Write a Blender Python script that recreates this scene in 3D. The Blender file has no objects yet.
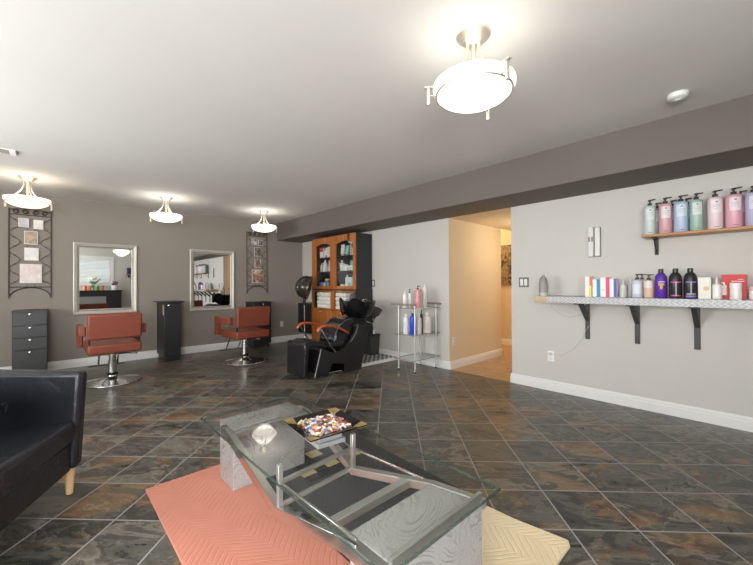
import bpy, math, random
from mathutils import Vector, Matrix
random.seed(7)
PI = math.pi
scene = bpy.context.scene
COL = scene.collection

# ------------------------------------------------------------------ helpers
def lin(h):
    h = h.lstrip('#'); out = []
    for i in (0, 2, 4):
        c = int(h[i:i+2], 16) / 255
        out.append(c/12.92 if c <= .04045 else ((c+.055)/1.055)**2.4)
    return out + [1.0]

class NT:
    def __init__(self, name):
        self.m = bpy.data.materials.new(name); self.m.use_nodes = True
        self.t = self.m.node_tree; self.t.nodes.clear()
        self.out = self.n('ShaderNodeOutputMaterial')
    def n(self, typ, **kw):
        nd = self.t.nodes.new(typ)
        for k, v in kw.items(): setattr(nd, k, v)
        return nd
    def l(self, a, b): self.t.links.new(a, b)
    def val(self, sock, v):
        if isinstance(v, bpy.types.NodeSocket): self.l(v, sock)
        else: sock.default_value = v
    def math(self, op, a, b=None, c=None):
        nd = self.n('ShaderNodeMath', operation=op)
        self.val(nd.inputs[0], a)
        if b is not None: self.val(nd.inputs[1], b)
        if c is not None: self.val(nd.inputs[2], c)
        return nd.outputs[0]
    def mix(self, f, a, b, blend='MIX'):
        nd = self.n('ShaderNodeMix', data_type='RGBA', blend_type=blend)
        self.val(nd.inputs[0], f); self.val(nd.inputs[6], a); self.val(nd.inputs[7], b)
        return nd.outputs[2]
    def ramp(self, f, stops, interp='LINEAR'):
        nd = self.n('ShaderNodeValToRGB'); cr = nd.color_ramp; cr.interpolation = interp
        while len(cr.elements) < len(stops): cr.elements.new(.5)
        for e, (p, c) in zip(cr.elements, stops):
            e.position = p; e.color = lin(c) if isinstance(c, str) else (c, c, c, 1)
        self.val(nd.inputs[0], f); return nd.outputs[0]
    def noise(self, vec, scale, detail=3, rough=.55, dist=0., w=None):
        nd = self.n('ShaderNodeTexNoise')
        if w is not None:
            nd.noise_dimensions = '4D'; self.val(nd.inputs['W'], w)
        if vec is not None: self.l(vec, nd.inputs['Vector'])
        nd.inputs['Scale'].default_value = scale; nd.inputs['Detail'].default_value = detail
        nd.inputs['Roughness'].default_value = rough; nd.inputs['Distortion'].default_value = dist
        return nd.outputs[0]
    def bsdf(self, col, rough=.5, metal=0., bump=None, bstr=.2, bdist=.01, **kw):
        b = self.n('ShaderNodeBsdfPrincipled')
        self.val(b.inputs['Base Color'], col); self.val(b.inputs['Roughness'], rough)
        self.val(b.inputs['Metallic'], metal)
        for k, v in kw.items(): self.val(b.inputs[k.replace('_', ' ')], v)
        if bump is not None:
            bp = self.n('ShaderNodeBump'); bp.inputs['Strength'].default_value = bstr
            bp.inputs['Distance'].default_value = bdist
            self.l(bump, bp.inputs['Height']); self.l(bp.outputs[0], b.inputs['Normal'])
        self.l(b.outputs[0], self.out.inputs[0]); return b
    def obj(self): return self.n('ShaderNodeTexCoord').outputs['Object']
    def pos(self): return self.n('ShaderNodeNewGeometry').outputs['Position']

MATS = {}
def pm(hexc, rough=.5, metal=0., var=.06, scale=30., bump=0., name=None, **kw):
    """plain procedural surface: a colour with slight noise mottling"""
    key = (hexc, rough, metal, var, scale, bump, tuple(sorted(kw.items())))
    if key in MATS: return MATS[key]
    t = NT(name or 'surface_' + hexc.strip('#')); v = t.obj()
    nz = t.noise(v, scale, 4)
    c = lin(hexc); d = [x*(1-var) for x in c[:3]] + [1]; e = [min(1, x*(1+var)) for x in c[:3]] + [1]
    col = t.mix(nz, d, e)
    t.bsdf(col, rough, metal, nz if bump else None, bump, .004, **kw)
    MATS[key] = t.m; return t.m

class MB:
    def __init__(s): s.v = []; s.f = []; s.mi = []; s.M = Matrix.Identity(4)
    def add(s, vs, fs, mi=0):
        o = len(s.v); s.v += [tuple(s.M @ Vector(p)) for p in vs]
        s.f += [tuple(o+i for i in f) for f in fs]; s.mi += [mi]*len(fs); return s
    def box(s, x0, x1, y0, y1, z0, z1, mi=0):
        vs = [(x, y, z) for z in (z0, z1) for y in (y0, y1) for x in (x0, x1)]
        return s.add(vs, [(0,2,3,1),(4,5,7,6),(0,1,5,4),(2,6,7,3),(0,4,6,2),(1,3,7,5)], mi)
    def cbox(s, c, d, rz=0, mi=0):
        M = s.M; s.M = M @ Matrix.Translation(c) @ Matrix.Rotation(rz, 4, 'Z')
        s.box(-d[0]/2, d[0]/2, -d[1]/2, d[1]/2, -d[2]/2, d[2]/2, mi); s.M = M; return s
    def lathe(s, prof, c=(0,0,0), n=24, sx=1, sy=1, mi=0, a0=0, a1=2*PI):
        full = abs(a1-a0-2*PI) < 1e-6; k = n if full else n+1
        vs = [(c[0]+r*sx*math.cos(a0+(a1-a0)*i/n), c[1]+r*sy*math.sin(a0+(a1-a0)*i/n), c[2]+z) for r, z in prof for i in range(k)]
        fs = []
        for j in range(len(prof)-1):
            for i in range(n):
                a = j*k+i; b = j*k+(i+1) % k
                fs.append((a, b, b+k, a+k))
        if full:
            if prof[0][0] > 1e-5: fs.append(tuple(range(k))[::-1])
            if prof[-1][0] > 1e-5: fs.append(tuple((len(prof)-1)*k+i for i in range(k)))
        return s.add(vs, fs, mi)
    def cyl(s, c, r, h, n=20, mi=0): return s.lathe([(r, 0), (r, h)], c, n, mi=mi)
    def tube(s, pts, r, n=10, mi=0, flat=1.):
        pts = [Vector(p) for p in pts]; vs = []; up = None; R = r if hasattr(r, '__len__') else [r]*len(pts)
        for i, p in enumerate(pts):
            t = (pts[min(i+1, len(pts)-1)]-pts[max(i-1, 0)]).normalized()
            if up is None: up = Vector((0,0,1)) if abs(t.z) < .9 else Vector((1,0,0))
            a = t.cross(up).normalized(); up = a.cross(t).normalized()
            for k in range(n):
                w = 2*PI*k/n; vs.append(p+a*math.cos(w)*R[i]+up*math.sin(w)*R[i]*flat)
        fs = [(j*n+k, j*n+(k+1) % n, (j+1)*n+(k+1) % n, (j+1)*n+k) for j in range(len(pts)-1) for k in range(n)]
        fs += [tuple(range(n))[::-1], tuple((len(pts)-1)*n+k for k in range(n))]
        return s.add(vs, fs, mi)
    def prism(s, poly, ax, a, b, mi=0):
        """poly in the two remaining axes (in xyz order), extruded along ax from a to b"""
        def P(u, v, w): return {'x': (w, u, v), 'y': (u, w, v), 'z': (u, v, w)}[ax]
        n = len(poly); vs = [P(u, v, a) for u, v in poly]+[P(u, v, b) for u, v in poly]
        fs = [tuple(range(n)), tuple(range(2*n-1, n-1, -1))]+[(i, i+n, (i+1) % n+n, (i+1) % n) for i in range(n)]
        return s.add(vs, fs, mi)
    def ball(s, c, rx, ry, rz, n=16, m=10, mi=0):
        pr = [(max(1e-6, math.sin(PI*j/m)), -math.cos(PI*j/m)) for j in range(m+1)]
        M = s.M; s.M = M @ Matrix.Translation(c) @ Matrix.Diagonal((rx, ry, rz, 1)); s.lathe(pr, n=n, mi=mi); s.M = M; return s
    def build(s, name, mat, parent=None, world=False, bevel=0, seg=2, sharp=.6, label=None, sub=0, loc=None):
        import bmesh
        off = Vector((0, 0, 0))
        if world and parent is not None:
            W = parent.location.copy(); q = parent
            while q.parent: q = q.parent; W += q.location
            off = W
        if loc is not None: off = Vector(loc)
        me = bpy.data.meshes.new(name); me.from_pydata([tuple(Vector(v)-off) for v in s.v], [], s.f)
        bm = bmesh.new(); bm.from_mesh(me); bmesh.ops.remove_doubles(bm, verts=bm.verts, dist=1e-6)
        bmesh.ops.recalc_face_normals(bm, faces=bm.faces); bm.to_mesh(me); bm.free()
        for m in (mat if isinstance(mat, (list, tuple)) else [mat]): me.materials.append(m)
        if len(me.polygons) == len(s.mi):
            for p, i in zip(me.polygons, s.mi): p.material_index = i
        for p in me.polygons: p.use_smooth = True
        me.set_sharp_from_angle(angle=sharp)
        o = bpy.data.objects.new(name, me); COL.objects.link(o)
        if parent: o.parent = parent
        if loc is not None: o.location = loc
        if bevel:
            b = o.modifiers.new('bevel', 'BEVEL'); b.width = bevel; b.segments = seg; b.limit_method = 'ANGLE'; b.angle_limit = .6
            b.harden_normals = False
        if sub:
            b = o.modifiers.new('sub', 'SUBSURF'); b.levels = sub; b.render_levels = sub
        if label: o['label'] = label
        return o

def tag(o, label, cat, group=None):
    o['label'] = label; o['category'] = cat
    if group: o['group'] = group
    return o
def thing(name, label, cat, loc=(0,0,0), rz=0, group=None):
    o = bpy.data.objects.new(name, None); COL.objects.link(o); o.empty_display_size = .1
    o.location = loc; o.rotation_euler = (0, 0, rz); return tag(o, label, cat, group)
def struct(o): o['kind'] = 'structure'; return o
def sbox(name, mat, *b, bevel=0): return struct(MB().box(*b).build(name, mat, bevel=bevel))
def dup(root, loc, rz, label, group=None):
    """copy a thing with its parts and sub-parts (sharing mesh data)"""
    r = root.copy(); COL.objects.link(r); r.location = loc; r.rotation_euler = (0, 0, rz); r['label'] = label
    if group: r['group'] = group
    def rec(src, dst):
        for ch in [c for c in ALLCH(src)]:
            c = ch.copy(); COL.objects.link(c); c.parent = dst; rec(ch, c)
    rec(root, r); return r
def ALLCH(p): return [o for o in COL.objects if o.parent == p]

# ------------------------------------------------------------------ materials
BACKY, WX, FRONTY, LEFTX, CEIL, BULK = 6.77, 4.08, -1.5, -2.2, 2.44, 2.09

def wall_mat(name, hexc, rough=.75):
    t = NT(name); p = t.pos(); nz = t.noise(p, 1.3, 3); fine = t.noise(p, 260, 2)
    c = lin(hexc); a = [x*.96 for x in c[:3]]+[1]; b = [min(1, x*1.04) for x in c[:3]]+[1]
    t.bsdf(t.mix(nz, a, b), rough, 0, fine, .05, .002); return t.m
M_taupe = wall_mat('taupe_paint', '928a81')
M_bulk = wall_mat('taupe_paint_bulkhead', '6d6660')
M_light = wall_mat('pale_grey_paint', 'cfccc5')
M_ceil = wall_mat('ceiling_paint', 'e6e4e0', .9)
M_cream = wall_mat('cream_paint', 'dfcfb2')
M_white = pm('ececea', .35, var=.02, name='white_trim_paint')

def slate():
    t = NT('slate_tiles'); p = t.pos(); s = t.n('ShaderNodeSeparateXYZ'); t.l(p, s.inputs[0])
    x, y = s.outputs[0], s.outputs[1]
    TA, TB = .3245, .3195
    u = t.math('DIVIDE', t.math('SUBTRACT', t.math('MULTIPLY', t.math('ADD', x, y), .70711), 1.742), TA)
    v = t.math('DIVIDE', t.math('SUBTRACT', t.math('MULTIPLY', t.math('SUBTRACT', x, y), .70711), .213), TB)
    cu, cv = t.math('FLOOR', u), t.math('FLOOR', v)
    fu, fv = t.math('SUBTRACT', u, cu), t.math('SUBTRACT', v, cv)
    cid = t.n('ShaderNodeCombineXYZ'); t.l(cu, cid.inputs[0]); t.l(cv, cid.inputs[1]); cid.inputs[2].default_value = 4.3
    wn = t.n('ShaderNodeTexWhiteNoise', noise_dimensions='3D'); t.l(cid.outputs[0], wn.inputs[0])
    sc = t.n('ShaderNodeSeparateColor'); t.l(wn.outputs['Color'], sc.inputs[0])
    r1, r2, r3 = sc.outputs
    # stretched coordinates run along the tile so the cleft flows one way per tile
    mp = t.n('ShaderNodeCombineXYZ')
    swap = t.math('GREATER_THAN', r3, .62)
    uu = t.mix(swap, [0,0,0,1], [1,1,1,1])
    a = t.math('ADD', t.math('MULTIPLY', u, 1.0), 0.); b = t.math('MULTIPLY', v, 1.)
    t.l(t.math('MULTIPLY', a, 1.5), mp.inputs[0]); t.l(t.math('MULTIPLY', b, .75), mp.inputs[1])
    W = t.math('MULTIPLY', r1, 37.)
    n1 = t.noise(mp.outputs[0], .75, 5, .58, 1.0, W)
    n2 = t.noise(mp.outputs[0], 1.15, 7, .6, 1.2, t.math('ADD', W, 11.))
    n3 = t.noise(mp.outputs[0], 16., 6, .72, .6, t.math('ADD', W, 5.))
    n4 = t.noise(mp.outputs[0], 1.0, 5, .58, 1.1, t.math('ADD', W, 23.))
    # cleft layers of the stone: terraced greys, then ochre and rust layers on some tiles
    lay = t.math('ADD', n2, t.math('MULTIPLY', t.math('SUBTRACT', r2, .5), .17))
    c = t.ramp(lay, [(.28, '333433'), (.39, '42423f'), (.42, '5c5c56'), (.49, '6a675e'), (.505, '484743'), (.57, '5d5951'), (.585, '8a8478'), (.68, '6b645a'), (.74, '3f3c38')])
    amt = t.ramp(t.math('ADD', t.math('SUBTRACT', n1, .5), t.math('MULTIPLY', r3, .16)), [(.135, 0.), (.175, .85), (.27, 1.)])
    rust = t.ramp(n4, [(.3, '553f32'), (.42, '805538'), (.46, 'a07344'), (.54, 'a88b60'), (.57, '836a4c'), (.66, '63554a')])
    c = t.mix(t.math('MULTIPLY', amt, .62), c, rust)
    c = t.mix(.34, c, t.ramp(n3, [(.3, '1c1c1c'), (.7, '949084')]), 'OVERLAY')
    vein = t.ramp(t.math('ABSOLUTE', t.math('SUBTRACT', n4, .5)), [(0, 1.), (.006, 0.)])
    c = t.mix(t.math('MULTIPLY', vein, .35), c, lin('a5a49c'))
    eu = t.math('MULTIPLY', t.math('MINIMUM', fu, t.math('SUBTRACT', 1., fu)), TA)
    ev = t.math('MULTIPLY', t.math('MINIMUM', fv, t.math('SUBTRACT', 1., fv)), TB)
    wob = t.math('MULTIPLY', t.math('SUBTRACT', n3, .5), .003)
    e = t.math('ADD', t.math('MINIMUM', eu, ev), wob)
    g = t.math('LESS_THAN', e, .0038)
    c = t.mix(g, c, lin('a09f9c'))
    rough = t.math('ADD', t.math('MULTIPLY', n2, .3), .17)
    rough = t.math('MAXIMUM', rough, t.math('MULTIPLY', g, .8))
    h = t.math('ADD', t.math('MULTIPLY', n2, .6), t.math('MULTIPLY', n3, .3))
    h = t.math('SUBTRACT', h, t.math('MULTIPLY', g, .6))
    t.bsdf(c, rough, 0, h, .35, .006); return t.m
M_slate = slate()

def tan_tile():
    t = NT('tan_tiles'); p = t.pos()
    n = t.noise(p, 5, 5, .6, .6)
    br = t.n('ShaderNodeTexBrick'); br.offset = 0; t.l(p, br.inputs[0])
    br.inputs['Scale'].default_value = 1; br.inputs['Brick Width'].default_value = .32; br.inputs['Row Height'].default_value = .32
    br.inputs['Mortar Size'].default_value = .004; br.inputs['Mortar'].default_value = lin('a58a6a')
    t.l(t.ramp(n, [(.3, 'b08c66'), (.7, 'd0b48c')]), br.inputs['Color1']); t.l(t.ramp(n, [(.3, 'b8946c'), (.7, 'c8a880')]), br.inputs['Color2'])
    t.bsdf(br.outputs[0], .35, 0, n, .05); return t.m
M_tan = tan_tile()

M_nickel = pm('ddd5c8', .38, .75, var=.05, name='brushed_nickel')
M_chrome = pm('d9d9d9', .12, 1., var=.03, name='polished_chrome')
M_satin = pm('d4d4d2', .42, .9, var=.05, name='satin_steel')
M_iron = pm('4a4440', .5, .6, var=.15, name='wrought_iron')
M_blackmetal = pm('1d1d1e', .4, .3, name='black_metal')
M_black = pm('232325', .45, var=.08, name='black_laminate')
M_charcoal = pm('3a3b3c', .45, var=.06, name='charcoal_laminate')
M_blackplastic = pm('141416', .28, name='black_plastic')

def leather(name, hexc, rough, crease=.25, scale=9):
    t = NT(name); v = t.obj(); n = t.noise(v, scale, 6, .6, 1.5); g = t.n('ShaderNodeTexVoronoi'); t.l(v, g.inputs[0]); g.inputs['Scale'].default_value = 240
    c = lin(hexc); col = t.mix(n, [x*.8 for x in c[:3]]+[1], [min(1, x*1.2+.004) for x in c[:3]]+[1])
    h = t.math('ADD', t.math('MULTIPLY', n, 1.), t.math('MULTIPLY', g.outputs[0], .08))
    t.bsdf(col, t.math('ADD', t.math('MULTIPLY', n, .2), rough), 0, h, crease, .012); return t.m
M_leather = leather('black_leather', '212329', .14, .5, 6)
M_vinylblack = leather('black_vinyl', '1c1c1f', .12, .15, 6)
M_rust = leather('rust_vinyl', '803e2a', .38, .1, 6)

def wood(name, c1, c2, axis=2, scale=14, rough=.4):
    t = NT(name); v = t.obj(); mp = t.n('ShaderNodeMapping'); t.l(v, mp.inputs[0])
    s = [1, 1, 1]; s[axis] = .08; mp.inputs['Scale'].default_value = s
    n = t.noise(mp.outputs[0], scale, 5, .6, 1.0)
    t.bsdf(t.ramp(n, [(.3, c1), (.7, c2)]), rough, 0, n, .05); return t.m
M_oak = wood('honey_oak', '9a5520', 'bd7434', 2, 16)
M_armwood = wood('orange_wood', 'a64a1e', 'c0602c', 0, 10, .3)
M_shelfwood = wood('tan_shelf_wood', 'a8743c', 'c08c52', 1, 10)
M_beech = wood('beech_leg', 'd2aa78', 'e6c698', 2, 20)
M_endwood = wood('pale_end_wood', 'b09474', 'c8ae8c', 1, 20)

def thin_glass(name, tint, dirt=0., base=.02):
    """thin pane: clear with Fresnel reflection"""
    t = NT(name); lw = t.n('ShaderNodeLayerWeight')
    tr = t.n('ShaderNodeBsdfTransparent'); tr.inputs[0].default_value = lin(tint)
    nz = t.noise(t.obj(), 3, 3)
    gl = t.n('ShaderNodeBsdfGlossy'); t.l(t.math('MULTIPLY', nz, .015), gl.inputs['Roughness'])
    f = t.math('MINIMUM', t.math('ADD', t.math('POWER', lw.outputs['Facing'], 5.), .02+base), 1.)
    mx = t.n('ShaderNodeMixShader'); t.l(f, mx.inputs[0]); t.l(tr.outputs[0], mx.inputs[1]); t.l(gl.outputs[0], mx.inputs[2])
    t.l(mx.outputs[0], t.out.inputs[0]); return t.m
M_tableglass = thin_glass('table_glass', 'fcfefd')
M_clear = thin_glass('clear_glass', 'fbfdfc')
M_edge = pm('46594f', .12, var=.15, name='green_glass_edge', Alpha=.6)
M_smoke = thin_glass('smoked_plastic', '4a4542', base=.06)

def granite():
    t = NT('wave_granite'); v = t.obj(); mp = t.n('ShaderNodeMapping'); t.l(v, mp.inputs[0]); mp.inputs['Rotation'].default_value = (.5, .4, .9)
    n1 = t.noise(mp.outputs[0], 2.3, 3, .5, .8); n = t.noise(v, 170, 3)
    w = t.math('ADD', t.math('MULTIPLY', t.math('SINE', t.math('MULTIPLY', n1, 230.)), .5), .5)
    w2 = t.noise(v, 11, 3)
    c = t.ramp(w, [(0., '9a9796'), (.25, 'b4b2b1'), (.6, 'c3c1c0'), (1, 'bdbbba')])
    c = t.mix(t.ramp(w2, [(.35, 0.), (.6, .85)]), c, lin('bebcbb'))
    c = t.mix(.4, c, t.ramp(n, [(.3, '626060'), (.7, 'bab8b6')]), 'OVERLAY')
    t.bsdf(c, .25, 0, n, .03); return t.m
M_granite = granite()

def rug(name, c1, c2):
    t = NT(name); p = t.pos(); s = t.n('ShaderNodeSeparateXYZ'); t.l(p, s.inputs[0])
    x, y = s.outputs[0], s.outputs[1]
    fr = t.math('ABSOLUTE', t.math('SUBTRACT', t.math('FRACT', t.math('MULTIPLY', t.math('ADD', x, t.math('MULTIPLY', y, .25)), 3.6)), .5))
    ph = t.math('ADD', t.math('MULTIPLY', y, 200.), t.math('MULTIPLY', fr, 48.))
    n = t.noise(p, 5, 3); n2 = t.noise(p, 420, 2)
    zz = t.math('SINE', t.math('ADD', ph, t.math('MULTIPLY', n, 9.)))
    groove = t.ramp(t.math('ADD', t.math('MULTIPLY', zz, .5), .5), [(.0, 0.), (.3, 1.)])
    h = t.math('ADD', t.math('MULTIPLY', groove, 1.), t.math('MULTIPLY', n2, .6))
    col = t.mix(t.math('ADD', t.math('MULTIPLY', n, .7), t.math('MULTIPLY', n2, .35)), lin(c1), lin(c2))
    t.bsdf(col, .95, 0, h, .4, .006, Sheen_Weight=.15); return t.m
M_rugpink = rug('pink_rug_pile', 'c4765f', 'da9179')
M_rugblack = rug('black_rug_pile', '202123', '35363a')
M_rugcream = rug('cream_rug_pile', 'dcc69c', 'f1e0bc')

def plate():
    t = NT('diamond_plate'); p = t.pos(); s = t.n('ShaderNodeSeparateXYZ'); t.l(p, s.inputs[0])
    tri = t.math('ABSOLUTE', t.math('SUBTRACT', t.math('FRACT', t.math('MULTIPLY', s.outputs[2], 33.)), .5))
    h = t.math('SINE', t.math('ADD', t.math('MULTIPLY', s.outputs[1], 170.), t.math('MULTIPLY', tri, 9.)))
    c = t.ramp(t.math('ADD', t.math('MULTIPLY', h, .5), .5), [(.2, 'a4a5a7'), (.7, 'bfbfbf')])
    t.bsdf(c, .4, .3, h, .3, .003); return t.m
M_plate = plate()

def emit(name, hexc, st, mixf=.35):
    t = NT(name); e = t.n('ShaderNodeEmission'); n = t.noise(t.obj(), 4, 2)
    c = lin(hexc); t.l(t.mix(n, c, [min(1, x*1.05) for x in c[:3]]+[1]), e.inputs[0]); e.inputs[1].default_value = st
    d = t.n('ShaderNodeBsdfPrincipled'); d.inputs['Base Color'].default_value = lin('f2efe8'); d.inputs['Roughness'].default_value = .25
    m = t.n('ShaderNodeMixShader'); m.inputs[0].default_value = mixf
    t.l(e.outputs[0], m.inputs[1]); t.l(d.outputs[0], m.inputs[2]); t.l(m.outputs[0], t.out.inputs[0]); return t.m
M_bowl = emit('lit_frosted_glass', 'fff4e2', 2.2)
M_bowlwarm = emit('lit_frosted_glass_warm', 'ffe9c8', 2.2)

def mirror_mat():
    t = NT('mirror_silver'); n = t.noise(t.obj(), 2, 2)
    t.bsdf(t.mix(n, lin('ecefee'), lin('f1f3f2')), .0, 1.); return t.m
M_mirror = mirror_mat()

def art(name, stops, scale, seed):
    t = NT(name); n = t.noise(t.obj(), scale, 4, .6, 1.2, seed)
    t.bsdf(t.ramp(n, stops), .4); return t.m
M_towel = pm('efece5', .95, var=.1, scale=60, bump=.6, name='white_towelling')

# ------------------------------------------------------------------ room shell
sbox('floor', M_slate, LEFTX, WX, FRONTY, BACKY, -.1, 0)
sbox('floor.001', M_tan, WX, 6.6, 2.0, 5.6, -.1, 0)
sbox('ceiling', M_ceil, LEFTX-.1, WX+.1, FRONTY-.1, BACKY+.1, CEIL, CEIL+.1)
sbox('ceiling.001', M_cream, WX, 6.65, 2.035, 2.937, BULK, BULK+.1)
sbox('ceiling.002', M_ceil, 5.4, 6.65, 2.937, 5.6, CEIL, CEIL+.1)
sbox('wall_back', M_taupe, LEFTX-.1, WX+.1, BACKY, BACKY+.12, 0, CEIL)
LW = [(-1.3, .3), (1.9, 4.7)]; LZ0, LZ1 = .75, 2.15  # unseen left wall windows, added to raise the ambient light in the room
m = MB().box(LEFTX-.12, LEFTX, FRONTY-.1, BACKY, 0, LZ0).box(LEFTX-.12, LEFTX, FRONTY-.1, BACKY, LZ1, CEIL)
m.box(LEFTX-.12, LEFTX, FRONTY-.1, LW[0][0], LZ0, LZ1).box(LEFTX-.12, LEFTX, LW[0][1], LW[1][0], LZ0, LZ1).box(LEFTX-.12, LEFTX, LW[1][1], BACKY, LZ0, LZ1)
struct(m.build('wall_left', M_light))
for i, (a, b) in enumerate(LW):
    wn_ = struct(MB().box(LEFTX-.10, LEFTX-.03, a, b, LZ0, LZ0+.05).box(LEFTX-.10, LEFTX-.03, a, b, LZ1-.05, LZ1).box(LEFTX-.10, LEFTX-.03, a, a+.05, LZ0+.05, LZ1-.05).box(LEFTX-.10, LEFTX-.03, b-.05, b, LZ0+.05, LZ1-.05).box(LEFTX-.10, LEFTX-.03, (a+b)/2-.03, (a+b)/2+.03, LZ0+.05, LZ1-.05).build('window_%d' % (i+2), M_white))
sbox('wall_right', M_light, WX, WX+.12, FRONTY-.1, 2.035, 0, CEIL)
sbox('wall_right.001', M_light, WX, WX+.12, 2.94, BACKY, 0, CEIL)
sbox('wall_right.002', M_taupe, WX, WX+.12, 2.035, 2.937, BULK+.1, CEIL)
sbox('wall_hall_left', M_cream, WX+.001, 5.53, 2.937, 3.05, 0, CEIL)
sbox('wall_hall_right', M_cream, WX+.12, 6.6, 1.935, 2.035, 0, CEIL)
sbox('wall_hall_far', M_cream, 6.55, 6.65, 1.95, 5.6, 0, CEIL)
sbox('wall_hall_back', M_cream, 5.4, 6.65, 5.5, 5.6, 0, CEIL)
sbox('wall_hall_inner', M_cream, 5.43, 5.53, 3.05, 5.5, 0, CEIL)
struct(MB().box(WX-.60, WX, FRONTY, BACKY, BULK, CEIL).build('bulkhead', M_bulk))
# front wall with the window opening
WX0, WX1, WZ0, WZ1 = -.1, 1.62, 1.26, 2.10
VX0, VX1, VZ0, VZ1 = -1.95, -.45, .85, 2.2     # unseen second front window, added to brighten the ceiling and back wall
fw = MB().box(LEFTX-.1, VX0, FRONTY-.14, FRONTY, 0, CEIL).box(VX1, WX0, FRONTY-.14, FRONTY, 0, CEIL).box(WX1, WX+.1, FRONTY-.14, FRONTY, 0, CEIL)
fw.box(VX0, VX1, FRONTY-.14, FRONTY, 0, VZ0).box(VX0, VX1, FRONTY-.14, FRONTY, VZ1, CEIL)
struct(MB().box(VX0, VX1, FRONTY-.12, FRONTY-.03, VZ0, VZ0+.05).box(VX0, VX1, FRONTY-.12, FRONTY-.03, VZ1-.05, VZ1).box(VX0, VX0+.05, FRONTY-.12, FRONTY-.03, VZ0+.05, VZ1-.05).box(VX1-.05, VX1, FRONTY-.12, FRONTY-.03, VZ0+.05, VZ1-.05).build('window_4', M_white))
fw.box(WX0, WX1, FRONTY-.14, FRONTY, 0, WZ0).box(WX0, WX1, FRONTY-.14, FRONTY, WZ1, CEIL)
struct(fw.build('wall_front', M_light))
win = struct(thing('window_1', 'white framed window in the wall behind the seating area', 'window', ((WX0+WX1)/2, FRONTY-.07, WZ0)))
del win['label']; del win['category']
f = MB(); w = .05
f.box(WX0, WX1, FRONTY-.12, FRONTY-.03, WZ0, WZ0+w).box(WX0, WX1, FRONTY-.12, FRONTY-.03, WZ1-w, WZ1)
f.box(WX0, WX0+w, FRONTY-.12, FRONTY-.03, WZ0+w, WZ1-w).box(WX1-w, WX1, FRONTY-.12, FRONTY-.03, WZ0+w, WZ1-w)
f.box((WX0+WX1)/2-.025, (WX0+WX1)/2+.025, FRONTY-.12, FRONTY-.03, WZ0+w, WZ1-w)
# casing
f.box(WX0-.07, WX0, FRONTY, FRONTY+.015, WZ0-.07, WZ1+.07).box(WX1, WX1+.07, FRONTY, FRONTY+.015, WZ0-.07, WZ1+.07)
f.box(WX0, WX1, FRONTY, FRONTY+.015, WZ1, WZ1+.07).box(WX0-.0, WX1, FRONTY, FRONTY+.03, WZ0-.07, WZ0)
f.build('window_frame', M_white, win, world=True)
MB().box(WX0+w, WX1-w, FRONTY-.085, FRONTY-.08, WZ0+w, WZ1-w).build('window_pane', M_clear, win, world=True)
bl = thing('window_blind', 'white horizontal slatted blind over the window behind the seating area', 'blind', ((WX0+WX1)/2, FRONTY+.03, WZ1))
MB().box(WX0+.01, WX1-.01, FRONTY-.03, FRONTY+.03, WZ1-.05, WZ1-.005).build('headrail', M_white, bl, world=True)
sl = MB()
for i in range(17):
    z = WZ1-.075-i*.045
    sl.add([(WX0+.01, FRONTY-.028, z+.017), (WX1-.01, FRONTY-.028, z+.017), (WX1-.01, FRONTY-.002, z-.017), (WX0+.01, FRONTY-.002, z-.017),
            (WX0+.01, FRONTY-.028, z+.019), (WX1-.01, FRONTY-.028, z+.019), (WX1-.01, FRONTY-.002, z-.015), (WX0+.01, FRONTY-.002, z-.015)],
           [(0,1,2,3),(4,5,6,7),(0,1,5,4),(2,3,7,6),(1,2,6,5),(3,0,4,7)])
t = NT('white_slat'); dd = t.n('ShaderNodeBsdfDiffuse'); tl_ = t.n('ShaderNodeBsdfTranslucent'); mx = t.n('ShaderNodeMixShader')
cc_ = t.mix(t.noise(t.obj(), 20), lin('e8e8e6'), lin('f2f2f0')); t.l(cc_, dd.inputs[0]); t.l(cc_, tl_.inputs[0]); mx.inputs[0].default_value = .3
t.l(dd.outputs[0], mx.inputs[1]); t.l(tl_.outputs[0], mx.inputs[2]); t.l(mx.outputs[0], t.out.inputs[0])
sl.build('slats', t.m, bl, world=True)

# baseboards with a stepped profile
def baseboard(name, p0, p1, n, h=.112):
    """p0->p1 on the floor, n = unit normal into the room"""
    d = Vector((p1[0]-p0[0], p1[1]-p0[1], 0)); nn = Vector((n[0], n[1], 0))
    prof = [(0,0),(.017,0),(.017,h*.66),(.012,h*.72),(.012,h*.86),(.006,h*.96),(.006,h),(0,h)]
    vs = []
    for q in (Vector((p0[0], p0[1], 0)), Vector((p1[0], p1[1], 0))):
        vs += [q+nn*a+Vector((0,0,b)) for a, b in prof]
    k = len(prof)
    return struct(MB().add(vs, [tuple(range(k)), tuple(range(2*k-1, k-1, -1))]+[(i, i+k, (i+1) % k+k, (i+1) % k) for i in range(k)]).build(name, M_white, sharp=.3))
baseboard('baseboard_back', (LEFTX, BACKY), (WX, BACKY), (0,-1), .118)
baseboard('baseboard_right', (WX, FRONTY), (WX, 2.052), (-1,0))
baseboard('baseboard_right.001', (WX, 2.937), (WX, BACKY), (-1,0))
baseboard('baseboard_hall_left', (WX, 2.937), (5.547, 2.937), (0,-1))
baseboard('baseboard_hall_right', (WX-.017, 2.035), (6.55, 2.035), (0,1))
baseboard('baseboard_hall_far', (6.55, 2.035), (6.55, 5.5), (-1,0))
baseboard('baseboard_hall_inner', (5.53, 2.92), (5.53, 5.5), (1,0))
baseboard('baseboard_left', (LEFTX, FRONTY), (LEFTX, BACKY), (1,0))
baseboard('baseboard_front', (LEFTX, FRONTY), (WX, FRONTY), (0,1))

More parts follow.
